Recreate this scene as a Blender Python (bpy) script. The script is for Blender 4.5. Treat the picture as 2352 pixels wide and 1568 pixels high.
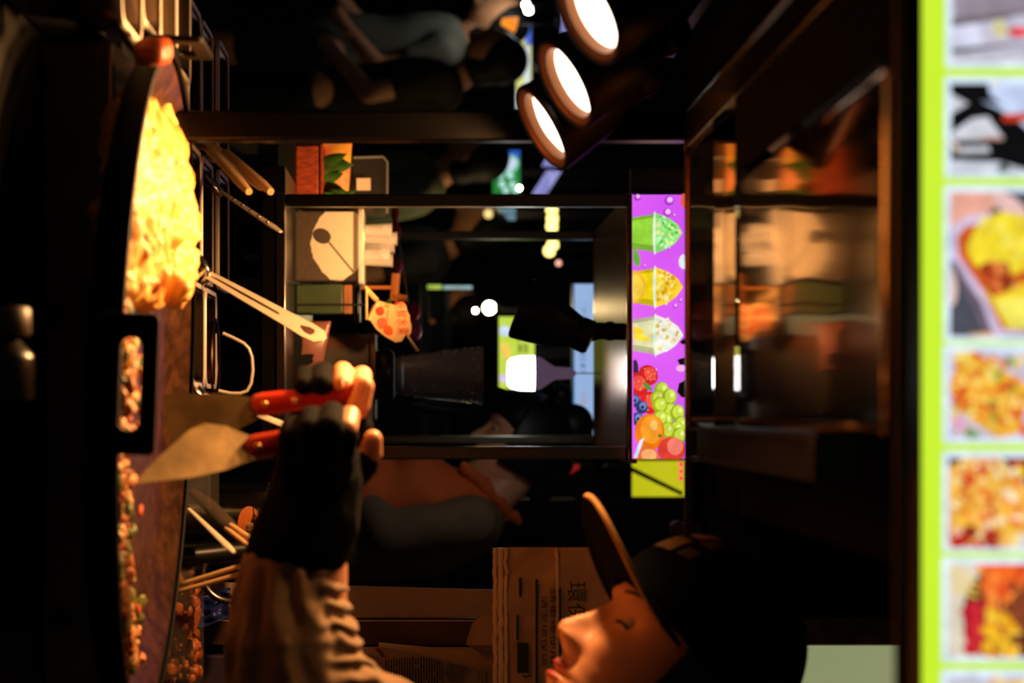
import bpy, bmesh, math, random
from mathutils import Vector, Matrix, noise
R = random.Random(7)
for o in list(bpy.data.objects): bpy.data.objects.remove(o)
S = bpy.context.scene
COL = S.collection
# ------------------------------------------------------------------ camera (turned on its side, as the photo was taken)
F = 85 / 36 * 2352          # focal length in pixels of the 2352 px wide frame
ZC = 1.25                   # lens height above the street
U0, V0 = 950, 990           # the stall's vanishing point in the picture (u = row, v = column)
cam_d = bpy.data.cameras.new('camera'); cam = bpy.data.objects.new('camera', cam_d); COL.objects.link(cam)
cam_d.lens = 85; cam_d.sensor_width = 36; cam_d.sensor_fit = 'HORIZONTAL'
cam_d.shift_x = (1176 - V0) / 2352; cam_d.shift_y = (U0 - 784) / 2352
cam_d.clip_start = .05; cam_d.clip_end = 100
cam_d.dof.use_dof = True; cam_d.dof.focus_distance = 3.25; cam_d.dof.aperture_fstop = 6.3
cam.matrix_world = Matrix(((0, -1, 0, 0), (0, 0, -1, 0), (1, 0, 0, ZC), (0, 0, 0, 1)))
S.camera = cam
# ------------------------------------------------------------------ world: night street
W = bpy.data.worlds.new('night'); S.world = W; W.use_nodes = True
W.node_tree.nodes['Background'].inputs[0].default_value = (.40, .36, .34, 1)
W.node_tree.nodes['Background'].inputs[1].default_value = .032
S.view_settings.view_transform = 'Standard'; S.view_settings.look = 'None'
S.view_settings.exposure = 0; S.view_settings.gamma = 1; S.view_settings.use_curve_mapping = False
LAMP_W = 14.0                # each spot lamp over the pan
SIDE_W = 25.0               # the spot lamp of the neighbouring stall
WARM = (1, .50, .18)

# ------------------------------------------------------------------ helpers
def P(u, v, d): return Vector(((u - U0) * d / F, d, ZC + (v - V0) * d / F))
def lin(c):
    return tuple((x / 255 / 12.92 if x / 255 <= .04045 else ((x / 255 + .055) / 1.055) ** 2.4) for x in c[:3])
MC = {}
def M(name, c, rough=.5, metal=0, var=.18, scale=30, bump=0, bscale=60, emit=0, trans=0, alpha=1, spec=.5, stretch=None, c2=None, coat=0, ior=1.45, sheen=0):
    if name in MC: return MC[name]
    m = bpy.data.materials.new(name); m.use_nodes = True; MC[name] = m
    n = m.node_tree.nodes; l = m.node_tree.links; b = n['Principled BSDF']
    a = lin(c); z = lin(c2) if c2 else tuple(min(1, x * (1 + var)) for x in a)
    y = a if c2 else tuple(x * (1 - var) for x in a)
    tc = n.new('ShaderNodeTexCoord'); mp = n.new('ShaderNodeMapping'); l.new(tc.outputs['Object'], mp.inputs[0])
    if stretch: mp.inputs['Scale'].default_value = stretch
    nz = n.new('ShaderNodeTexNoise'); nz.inputs['Scale'].default_value = scale; nz.inputs['Detail'].default_value = 4
    l.new(mp.outputs[0], nz.inputs['Vector'])
    rp = n.new('ShaderNodeValToRGB'); rp.color_ramp.elements[0].position = .35; rp.color_ramp.elements[1].position = .68
    rp.color_ramp.elements[0].color = (*y, 1); rp.color_ramp.elements[1].color = (*z, 1)
    l.new(nz.outputs[0], rp.inputs[0]); l.new(rp.outputs[0], b.inputs['Base Color'])
    b.inputs['Roughness'].default_value = rough; b.inputs['Metallic'].default_value = metal
    b.inputs['Specular IOR Level'].default_value = spec; b.inputs['IOR'].default_value = ior
    b.inputs['Transmission Weight'].default_value = trans; b.inputs['Alpha'].default_value = alpha
    b.inputs['Coat Weight'].default_value = coat; b.inputs['Sheen Weight'].default_value = sheen
    if emit:
        l.new(rp.outputs[0], b.inputs['Emission Color']); b.inputs['Emission Strength'].default_value = emit
        b.inputs['Base Color'].default_value = (0.02, .02, .02, 1); l.remove(b.inputs['Base Color'].links[0])
    if bump:
        nb = n.new('ShaderNodeTexNoise'); nb.inputs['Scale'].default_value = bscale; l.new(mp.outputs[0], nb.inputs['Vector'])
        bp = n.new('ShaderNodeBump'); bp.inputs['Strength'].default_value = bump; bp.inputs['Distance'].default_value = .002
        l.new(nb.outputs[0], bp.inputs['Height']); l.new(bp.outputs[0], b.inputs['Normal'])
    return m
def print_mat(name, emit=0, mott=.25, scale=60):
    if name in MC: return MC[name]
    m = bpy.data.materials.new(name); m.use_nodes = True; MC[name] = m
    n = m.node_tree.nodes; l = m.node_tree.links; b = n['Principled BSDF']
    at = n.new('ShaderNodeVertexColor'); at.layer_name = 'Col'
    nz = n.new('ShaderNodeTexNoise'); nz.inputs['Scale'].default_value = scale; nz.inputs['Detail'].default_value = 3
    tc = n.new('ShaderNodeTexCoord'); l.new(tc.outputs['Object'], nz.inputs['Vector'])
    mr = n.new('ShaderNodeMapRange'); mr.inputs[1].default_value = .3; mr.inputs[2].default_value = .7
    mr.inputs[3].default_value = 1 - mott; mr.inputs[4].default_value = 1 + mott; l.new(nz.outputs[0], mr.inputs[0])
    mx = n.new('ShaderNodeMix'); mx.data_type = 'RGBA'; mx.blend_type = 'MULTIPLY'; mx.inputs[0].default_value = 1
    l.new(at.outputs[0], mx.inputs[6]); l.new(mr.outputs[0], mx.inputs[7])
    if emit:
        l.new(mx.outputs[2], b.inputs['Emission Color']); b.inputs['Emission Strength'].default_value = emit
        b.inputs['Base Color'].default_value = (.02, .02, .02, 1)
    else:
        l.new(mx.outputs[2], b.inputs['Base Color'])
    b.inputs['Roughness'].default_value = .5
    return m
ORG = {}
def origin(o): return ORG.get(o.name, Vector((0, 0, 0)))
def tag(o, label=None, cat=None, group=None, kind=None):
    if label: o['label'] = label
    if cat: o['category'] = cat
    if group: o['group'] = group
    if kind: o['kind'] = kind
    return o
def thing(name, label, cat, loc, group=None):
    o = bpy.data.objects.new(name, None); COL.objects.link(o); o.location = loc; o.empty_display_size = .05
    ORG[o.name] = Vector(loc)
    return tag(o, label, cat, group)
def copy_tree(o, parent=None):
    c = o.copy(); COL.objects.link(c); c.parent = parent
    ORG[c.name] = origin(o)
    for ch in list(o.children): copy_tree(ch, c)
    return c
def frame(o, x, y):
    x = Vector(x).normalized(); y = Vector(y); y = (y - x * y.dot(x)).normalized(); z = x.cross(y)
    return Matrix(((x.x, y.x, z.x, o[0]), (x.y, y.y, z.y, o[1]), (x.z, y.z, z.z, o[2]), (0, 0, 0, 1)))
def axis(o, z):
    z = Vector(z).normalized(); t = Vector((0, 0, 1)) if abs(z.z) < .9 else Vector((1, 0, 0))
    x = t.cross(z).normalized()
    return frame(o, x, z.cross(x))
class MB:
    def __init__(s): s.v = []; s.f = []; s.c = []; s.m = []
    def add(s, vs, fs, col=None, mi=0):
        b = len(s.v); s.v += [Vector(p) for p in vs]
        for f in fs: s.f.append([i + b for i in f]); s.c.append(col); s.m.append(mi)
        return s
    def box(s, a, b, mt=None, mi=0):
        x0, y0, z0 = [min(p, q) for p, q in zip(a, b)]; x1, y1, z1 = [max(p, q) for p, q in zip(a, b)]
        vs = [Vector(p) for p in ((x0, y0, z0), (x1, y0, z0), (x1, y1, z0), (x0, y1, z0), (x0, y0, z1), (x1, y0, z1), (x1, y1, z1), (x0, y1, z1))]
        if mt: vs = [mt @ p for p in vs]
        return s.add(vs, [(3, 2, 1, 0), (4, 5, 6, 7), (0, 1, 5, 4), (1, 2, 6, 5), (2, 3, 7, 6), (3, 0, 4, 7)], mi=mi)
    def tube(s, pts, r, n=10, cap=True, closed=False, flat=1, up=None, mi=0):
        pts = [Vector(p) for p in pts]; k = len(pts)
        rs = r if isinstance(r, (list, tuple)) else [r] * k
        vs = []; nx = None
        for i, p in enumerate(pts):
            a = pts[(i - 1) % k] if (closed or i) else p; c = pts[(i + 1) % k] if (closed or i < k - 1) else p
            t = (c - a).normalized()
            if nx is None:
                q = Vector(up) if up else (Vector((0, 0, 1)) if abs(t.z) < .9 else Vector((1, 0, 0)))
                nx = (q - t * q.dot(t)).normalized()
            else: nx = (nx - t * nx.dot(t)).normalized()
            ny = t.cross(nx)
            for j in range(n):
                w = 2 * math.pi * j / n; vs.append(p + (nx * math.cos(w) + ny * math.sin(w) * flat) * rs[i])
        fs = []
        for i in range(k if closed else k - 1):
            for j in range(n):
                a = i * n + j; b = i * n + (j + 1) % n; c = ((i + 1) % k) * n
                fs.append((a, b, c + (j + 1) % n, c + j))
        if cap and not closed: fs += [tuple(range(n - 1, -1, -1)), tuple(range((k - 1) * n, k * n))]
        return s.add(vs, fs, mi=mi)
    def lathe(s, prof, mt=None, n=32, mi=0, close=False):
        mt = mt or Matrix(); vs = []; k = len(prof)
        for r, z in prof:
            for j in range(n):
                w = 2 * math.pi * j / n; vs.append(mt @ Vector((max(r, 1e-5) * math.cos(w), max(r, 1e-5) * math.sin(w), z)))
        fs = []
        for i in range(k if close else k - 1):
            q = (i + 1) % k
            for j in range(n): fs.append((i * n + j, i * n + (j + 1) % n, q * n + (j + 1) % n, q * n + j))
        return s.add(vs, fs, mi=mi)
    def prism(s, pts, h, mt=None, mi=0):          # polygon in x,y extruded 0..h along z
        mt = mt or Matrix(); n = len(pts)
        vs = [mt @ Vector((x, y, 0)) for x, y in pts] + [mt @ Vector((x, y, h)) for x, y in pts]
        fs = [tuple(range(n - 1, -1, -1)), tuple(range(n, 2 * n))] + [(i, (i + 1) % n, n + (i + 1) % n, n + i) for i in range(n)]
        return s.add(vs, fs, mi=mi)
    def plate(s, outer, inner, h, mt=None):       # ring between two outlines of equal length, extruded
        mt = mt or Matrix(); n = len(outer)
        vs = [mt @ Vector((x, y, z)) for z in (0, h) for L in (outer, inner) for x, y in L]
        fs = []
        for i in range(n):
            j = (i + 1) % n
            fs += [(i, n + i, n + j, j), (2 * n + i, 2 * n + j, 3 * n + j, 3 * n + i), (i, j, 2 * n + j, 2 * n + i), (n + j, n + i, 3 * n + i, 3 * n + j)]
        return s.add(vs, fs)
    def ell(s, c, r, mt=None, nu=16, nv=10, mi=0, fn=None):
        c = Vector(c); vs = []; r = r if isinstance(r, (list, tuple)) else (r, r, r)
        for i in range(nv + 1):
            th = math.pi * i / nv
            for j in range(nu):
                ph = 2 * math.pi * j / nu
                d = Vector((math.sin(th) * math.cos(ph), math.sin(th) * math.sin(ph), math.cos(th)))
                k = fn(d) if fn else 1
                p = Vector((d.x * r[0] * k, d.y * r[1] * k, d.z * r[2] * k))
                vs.append(c + (mt.to_3x3() @ p if mt else p))
        fs = [(i * nu + j, (i + 1) * nu + j, (i + 1) * nu + (j + 1) % nu, i * nu + (j + 1) % nu) for i in range(nv) for j in range(nu)]
        return s.add(vs, fs, mi=mi)
    def caps(s, ch):                              # tapered capsule chain, for later remeshing
        ch = [(Vector(p), r) for p, r in ch]
        for p, r in ch: s.ell(p, r, nu=14, nv=8)
        for (a, ra), (b, rb) in zip(ch, ch[1:]):
            if (b - a).length > 1e-4: s.tube([a, b], [ra, rb], 14)
        return s
    def grid(s, fn, nu, nv):
        vs = [fn(i / nu, j / nv) for j in range(nv + 1) for i in range(nu + 1)]
        return s.add(vs, [(j * (nu + 1) + i, j * (nu + 1) + i + 1, (j + 1) * (nu + 1) + i + 1, (j + 1) * (nu + 1) + i) for j in range(nv) for i in range(nu)])
    def mesh(s, name, o=Vector((0, 0, 0))):
        me = bpy.data.meshes.new(name); me.from_pydata([v - o for v in s.v], [], s.f)
        if any(c is not None for c in s.c):
            ca = me.color_attributes.new('Col', 'FLOAT_COLOR', 'CORNER'); d = []
            for p in me.polygons:
                c = s.c[p.index] or (1, 1, 1); d += [*c, 1] * p.loop_total
            ca.data.foreach_set('color', d)
        if any(s.m): me.polygons.foreach_set('material_index', s.m)
        me.update(); return me
    def build(s, name, mat, parent=None, smooth=True, bevel=0, solid=0, fix=True, o=None, sub=0, auto=45):
        oo = origin(parent) if parent else (o or Vector((0, 0, 0)))
        me = s.mesh(name, oo)
        for m in (mat if isinstance(mat, (list, tuple)) else [mat]): me.materials.append(m)
        if fix:
            bm = bmesh.new(); bm.from_mesh(me); bmesh.ops.remove_doubles(bm, verts=bm.verts, dist=2e-5)
            bmesh.ops.recalc_face_normals(bm, faces=bm.faces); bm.to_mesh(me); bm.free()
        ob = bpy.data.objects.new(name, me); COL.objects.link(ob); ORG[ob.name] = oo
        if parent: ob.parent = parent
        else: ob.location = oo
        if smooth:
            me.polygons.foreach_set('use_smooth', [True] * len(me.polygons))
            try: me.set_sharp_from_angle(angle=math.radians(auto))
            except Exception: pass
        if solid:
            k = ob.modifiers.new('s', 'SOLIDIFY'); k.thickness = solid; k.offset = 0
        if bevel:
            k = ob.modifiers.new('b', 'BEVEL'); k.width = bevel; k.segments = 2; k.limit_method = 'ANGLE'
        if sub:
            k = ob.modifiers.new('u', 'SUBSURF'); k.levels = k.render_levels = sub
        return ob
def remesh(mb, vox, smooth=4):
    me = mb.mesh('tmp'); ob = bpy.data.objects.new('tmp', me); COL.objects.link(ob)
    k = ob.modifiers.new('r', 'REMESH'); k.mode = 'VOXEL'; k.voxel_size = vox
    k = ob.modifiers.new('m', 'SMOOTH'); k.iterations = smooth; k.factor = .5
    dg = bpy.context.evaluated_depsgraph_get(); e = ob.evaluated_get(dg); m2 = e.to_mesh()
    out = MB(); out.add([v.co.copy() for v in m2.vertices], [tuple(p.vertices) for p in m2.polygons]); e.to_mesh_clear()
    bpy.data.objects.remove(ob); bpy.data.meshes.remove(me)
    return out
def clip(poly, x0, x1, y0, y1):
    for ax, lim, sg in ((0, x0, 1), (0, x1, -1), (1, y0, 1), (1, y1, -1)):
        out = []
        for i in range(len(poly)):
            a, b = poly[i - 1], poly[i]; ia, ib = (a[ax] - lim) * sg >= 0, (b[ax] - lim) * sg >= 0
            if ia != ib:
                t = (lim - a[ax]) / (b[ax] - a[ax]); out.append((a[0] + (b[0] - a[0]) * t, a[1] + (b[1] - a[1]) * t))
            if ib: out.append(b)
        poly = out
        if not poly: return []
    return poly
def oval(cx, cy, rx, ry, rot=0, n=18, wob=0):
    o = []
    for i in range(n):
        w = 2 * math.pi * i / n; k = 1 + wob * (R.random() - .5)
        x, y = rx * k * math.cos(w), ry * k * math.sin(w)
        o.append((cx + x * math.cos(rot) - y * math.sin(rot), cy + x * math.sin(rot) + y * math.cos(rot)))
    return o
class Print:                                      # flat printed picture: layers of coloured outlines in (u, v) at distance d
    def __init__(s, d, rect=None, step=.00012): s.d = d; s.rect = rect; s.mb = MB(); s.k = 0; s.step = step
    def poly(s, c, pts):
        if s.rect: pts = clip(pts, *s.rect)
        if len(pts) < 3: return
        s.k += 1; n = len(pts)
        cx = sum(p[0] for p in pts) / n; cy = sum(p[1] for p in pts) / n
        sc = s.d / F
        vs = [P(u, v, s.d) - Vector((0, s.step * s.k, 0)) for u, v in pts] + [P(cx, cy, s.d) - Vector((0, s.step * s.k, 0))]
        s.mb.add(vs, [(i, (i + 1) % n, n) for i in range(n)], lin(c)); s.each = getattr(s, 'each', []) + [MB().add(vs, [(i, (i + 1) % n, n) for i in range(n)], lin(c))]
    def rect_(s, c, u0, u1, v0, v1): s.poly(c, [(u0, v0), (u1, v0), (u1, v1), (u0, v1)])
    def build_each(s, name, mat, parent):
        for m in s.each: m.build(name, mat, parent, smooth=False, fix=False)
    def build(s, name, mat, parent): return s.mb.build(name, mat, parent, smooth=False, fix=False)
def text(s, name, box, d, mat, parent, off=.001, rot=0, mt=None):     # lettering fitted into box (u0,u1,v0,v1) at distance d
    cu = bpy.data.curves.new('t', 'FONT'); cu.body = s; cu.align_x = 'CENTER'; cu.size = 1; cu.resolution_u = 3
    ob = bpy.data.objects.new('t', cu); COL.objects.link(ob)
    dg = bpy.context.evaluated_depsgraph_get(); me = bpy.data.meshes.new_from_object(ob.evaluated_get(dg))
    bpy.data.objects.remove(ob)
    if not len(me.vertices): return None
    xs = [v.co.x for v in me.vertices]; ys = [v.co.y for v in me.vertices]
    x0, x1, y0, y1 = min(xs), max(xs), min(ys), max(ys); u0, u1, v0, v1 = box
    mb = MB(); vs = []
    for v in me.vertices:
        a = (v.co.x - x0) / max(1e-6, x1 - x0) - .5; b = (v.co.y - y0) / max(1e-6, y1 - y0) - .5
        a *= (u1 - u0); b *= (v1 - v0); a, b = a * math.cos(rot) - b * math.sin(rot), a * math.sin(rot) + b * math.cos(rot)
        p = P((u0 + u1) / 2 + a, (v0 + v1) / 2 + b, d) - Vector((0, off, 0))
        vs.append(mt @ p if mt else p)
    mb.add(vs, [tuple(p.vertices) for p in me.polygons])
    return mb.build(name, mat, parent, smooth=False, fix=False)
def pxbox(mb, u0, u1, v0, v1, d, depth, mi=0):   # box whose front face covers that rectangle at distance d
    a = P(u0, v0, d); b = P(u1, v1, d); return mb.box(a, (b.x, d + depth, b.z), mi=mi)
def rrect(x0, x1, y0, y1, r, n=5):
    o = []
    for cx, cy, a in ((x1 - r, y1 - r, 0), (x0 + r, y1 - r, 90), (x0 + r, y0 + r, 180), (x1 - r, y0 + r, 270)):
        for i in range(n + 1):
            w = math.radians(a + 90 * i / n); o.append((cx + r * math.cos(w), cy + r * math.sin(w)))
    return o
def interp(tab, z):
    if z <= tab[0][0]: return tab[0][1:]
    for a, b in zip(tab, tab[1:]):
        if z <= b[0]:
            t = (z - a[0]) / (b[0] - a[0]); t = t * t * (3 - 2 * t) * .35 + t * .65
            return tuple(p + (q - p) * t for p, q in zip(a[1:], b[1:]))
    return tab[-1][1:]
# ------------------------------------------------------------------ common materials
steel = M('brushed_steel', (150, 145, 138), .28, 1, .12, 12, .06, 180, stretch=(1, 1, 6))
steel_dark = M('dark_steel', (62, 59, 56), .34, 1, .15, 14, .08, 120)
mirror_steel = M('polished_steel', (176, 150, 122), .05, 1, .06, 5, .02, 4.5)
polished = M('polished_utensil_steel', (225, 215, 200), .2, 1, .05, 20)
black = M('black_plastic', (13, 13, 13), .38, 0, .2)
black_iron = M('black_seasoned_iron', (9, 8, 7), .6, 0, .3, 40, .2, spec=.2)
clear = M('clear_plastic', (120, 114, 108), .05, 0, .02, alpha=.11, spec=.9)
wood = M('bamboo', (222, 178, 120), .55, 0, .12, 40, stretch=(1, 1, .1))
skin = M('skin', (232, 160, 118), .48, 0, .06, 25)
asphalt = M('asphalt', (38, 37, 38), .62, 0, .35, 6, .4, 90)
# ================================================================== the setting
floor = tag(MB().box((-14, -2, -.05), (14, 18, 0)).build('floor', asphalt, smooth=False), kind='structure')
wb = MB()
wb.box((-14, 16, 0), (14, 16.2, 6))
tag(wb.build('wall_back', M('night_facade', (30, 30, 36), .8, 0, .4, .6), smooth=False), kind='structure')
aw = thing('street_awning', 'dark canvas awning over the street behind', 'awning', (-.7, 8, 0)); AW = 2.45
MB().box((-3.2, 5.9, AW), (1.6, 10.4, AW + .06)).build('canopy', M('awning_canvas', (24, 24, 30), .8, 0, .2), aw)
for x, y in ((-3.1, 10.2), (1.5, 10.2), (-3.1, 6.0), (1.5, 6.0)): MB().box((x - .025, y - .025, 0), (x + .025, y + .025, AW)).build('pole', steel_dark, aw)
# ------------------------------------------------------------------ our own food cart
K = 2.42
cart = thing('food_cart', 'stainless steel food cart with counter, corner post and mirror-like soffit', 'food cart', (0, 2.3, 0))
CT = ZC - .3625                                   # counter height
MB().box((-.75, 1.80, CT - .03), (.24, 2.72, CT)).build('counter_top', steel_dark, cart, bevel=.003)
MB().box((-.75, 2.724, CT - .03), (.66, 3.35, CT)).build('counter_top', steel_dark, cart, bevel=.003)
MB().box((-.74, 1.83, .12), (.23, 1.85, CT - .031)).build('front_panel', steel_dark, cart, bevel=.002)
for x, y in ((-.7, 1.9), (.2, 1.9), (-.7, 3.3), (.6, 3.3)):
    MB().box((x - .02, y - .02, 0), (x + .02, y + .02, CT - .031)).build('leg', steel_dark, cart, bevel=.002)
mb = MB(); a = P(253, 500, K); b = P(322, 500, K); mb.box((a.x, K, CT), (b.x, K + .03, ZC + .262)); mb.build('corner_post', M('post_steel', (34, 32, 31), .28, 1, .2, 10, .08, 60), cart, bevel=.003)
MB().box((a.x, 1.34, ZC + .256), (-.266, K + .03, ZC + .30)).build('side_beam', steel, cart, bevel=.002)
def soffit(y0, y1, z0, z1, x0=-.266, x1=.0125):
    m = MB(); nx, ny = 24, 24
    def fn(i, j):
        x = x0 + (x1 - x0) * i; y = y0 + (y1 - y0) * j
        return Vector((x, y, z0 + (z1 - z0) * j + .00022 * noise.noise(Vector((x * 16, y * 7, 3)))))
    m.grid(fn, nx, ny); return m.build('soffit_panel', mirror_steel, cart, solid=.0015)
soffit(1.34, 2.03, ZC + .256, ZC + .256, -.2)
MB().box((-.266, 1.34, ZC + .2555), (-.201, 2.03, ZC + .258)).build('added_matte_strip', M('hood_black', (7, 7, 6), .95, 0, .2, spec=.08), cart)  # added black strip, hides the lamps' reflections in the soffit
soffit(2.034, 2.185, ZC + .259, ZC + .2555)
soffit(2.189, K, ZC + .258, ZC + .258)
copper_lit_edge = M('copper_lit_trim', (190, 140, 95), .25, 1, .1)  # steel trim with the copper lamplight put into its colour
MB().box((-.27, K, ZC + .2545), (.15, K + .006, ZC + .2575)).build('edge_trim', copper_lit_edge, cart)
MB().box((-.27, K + .007, ZC + .2582), (.15, K + .02, ZC + .262)).build('edge_trim', copper_lit_edge, cart)
MB().box((.0135, 1.62, ZC + .2545), (.0165, K - .002, ZC + .27)).build('channel_bar', steel_dark, cart)
MB().box((.042, 1.62, ZC + .2545), (.045, K - .002, ZC + .27)).build('channel_bar', steel_dark, cart)
MB().box((.0167, 1.62, ZC + .266), (.0418, K - .002, ZC + .27)).build('channel_web', steel_dark, cart)
MB().box((.0135, 1.60, ZC + .2535), (.045, 1.618, ZC + .285)).build('channel_cap', steel_dark, cart, bevel=.002)
# front lip of the hood below the menu light box
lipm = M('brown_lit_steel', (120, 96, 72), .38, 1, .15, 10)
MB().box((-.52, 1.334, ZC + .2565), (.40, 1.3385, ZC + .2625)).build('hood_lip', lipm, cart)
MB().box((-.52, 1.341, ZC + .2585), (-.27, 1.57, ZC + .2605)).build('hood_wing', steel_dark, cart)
MB().box((-.2705, 1.36, ZC + .232), (-.2675, 2.02, ZC + .2555)).build('added_flange', steel_dark, cart)  # added plate, keeps lamp reflections out of the mirror soffit
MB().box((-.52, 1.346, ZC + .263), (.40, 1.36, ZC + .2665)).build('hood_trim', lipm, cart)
# dark hood body: top, back of the soffit
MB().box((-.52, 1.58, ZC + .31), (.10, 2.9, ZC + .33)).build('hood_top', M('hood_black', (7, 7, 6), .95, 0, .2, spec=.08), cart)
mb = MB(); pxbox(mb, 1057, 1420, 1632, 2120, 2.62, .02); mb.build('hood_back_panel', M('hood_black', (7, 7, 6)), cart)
mb = MB(); pxbox(mb, 1060, 1290, 1576, 1630, 2.44, .02); mb.build('door_stile', steel_dark, cart, bevel=.001)
hg = thing('hinge_latch', 'small round steel hinge latch on the glass door edge', 'hinge', P(1215, 1576, 2.43))
mb = MB(); mb.lathe([(0, 0), (.0075, 0), (.0085, .001), (.0085, .003), (0, .003)], frame(P(1215, 1556, 2.428), (1, 0, 0), (0, 0, 1)), 24); mb.build('pivot', steel, hg)
mb = MB(); pxbox(mb, 1200, 1232, 1562, 1608, 2.4295, .004); mb.build('leaf', steel, hg, bevel=.0006)
for q in (1205, 1228):
    MB().ell(P(q, 1590, 2.4285), .0011).build('screw', polished, hg)
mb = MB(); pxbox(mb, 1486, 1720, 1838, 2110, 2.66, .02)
tag(mb.build('acrylic_panel', M('panel_own_glow', (150, 156, 112), .4, 0, .05, 3, emit=.85), smooth=False), 'pale green white panel, given its own glow, behind the cap at the right', 'panel')  # emission stands in for light falling on this pale panel
mb = MB(); pxbox(mb, 1408, 1482, 1836, 2110, 2.64, .03)
tag(mb.build('steel_ledge', M('amber_steel', (120, 80, 50), .12, 1, .3, 60, .25, 60), bevel=.003), 'dark steel ledge strip beside the pale lit panel', 'ledge')
# ------------------------------------------------------------------ menu light box
LB = 1.5
lb = thing('menu_light_box', 'backlit lime green menu light box with food photographs', 'light box', (0, LB, ZC + .30))
mb = MB(); a = P(-350, 2115, LB); b = P(1950, 2660, LB)
mb.box((a.x, LB + .001, a.z), (b.x, LB + .07, b.z)); mb.build('housing', black, lb, bevel=.002)
mb = MB(); a = P(-345, 2117, LB); b = P(1945, 2655, LB); mb.box((a.x, LB - .002, a.z), (b.x, LB, b.z))
mb.build('lit_face', M('lime_backlit', (198, 236, 40), .4, 0, .06, 2, emit=1.0, c2=(214, 255, 66)), lb, smooth=False)
em = print_mat('backlit_print', 1.0, .16, 90)
fr = [(-330, -140), (-122, 156), (176, 408), (426, 784), (792, 1018), (1036, 1268), (1280, 1520), (1538, 1760)]
def food(pr, pal, n, r0, r1, rc):
    u0, u1, v0, v1 = rc
    for _ in range(n):
        r = R.uniform(r0, r1); pr.poly(R.choice(pal), oval(R.uniform(u0, u1), R.uniform(v0, v1), r * R.uniform(.8, 2.2), r, R.uniform(0, 3), 12, .3))
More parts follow.
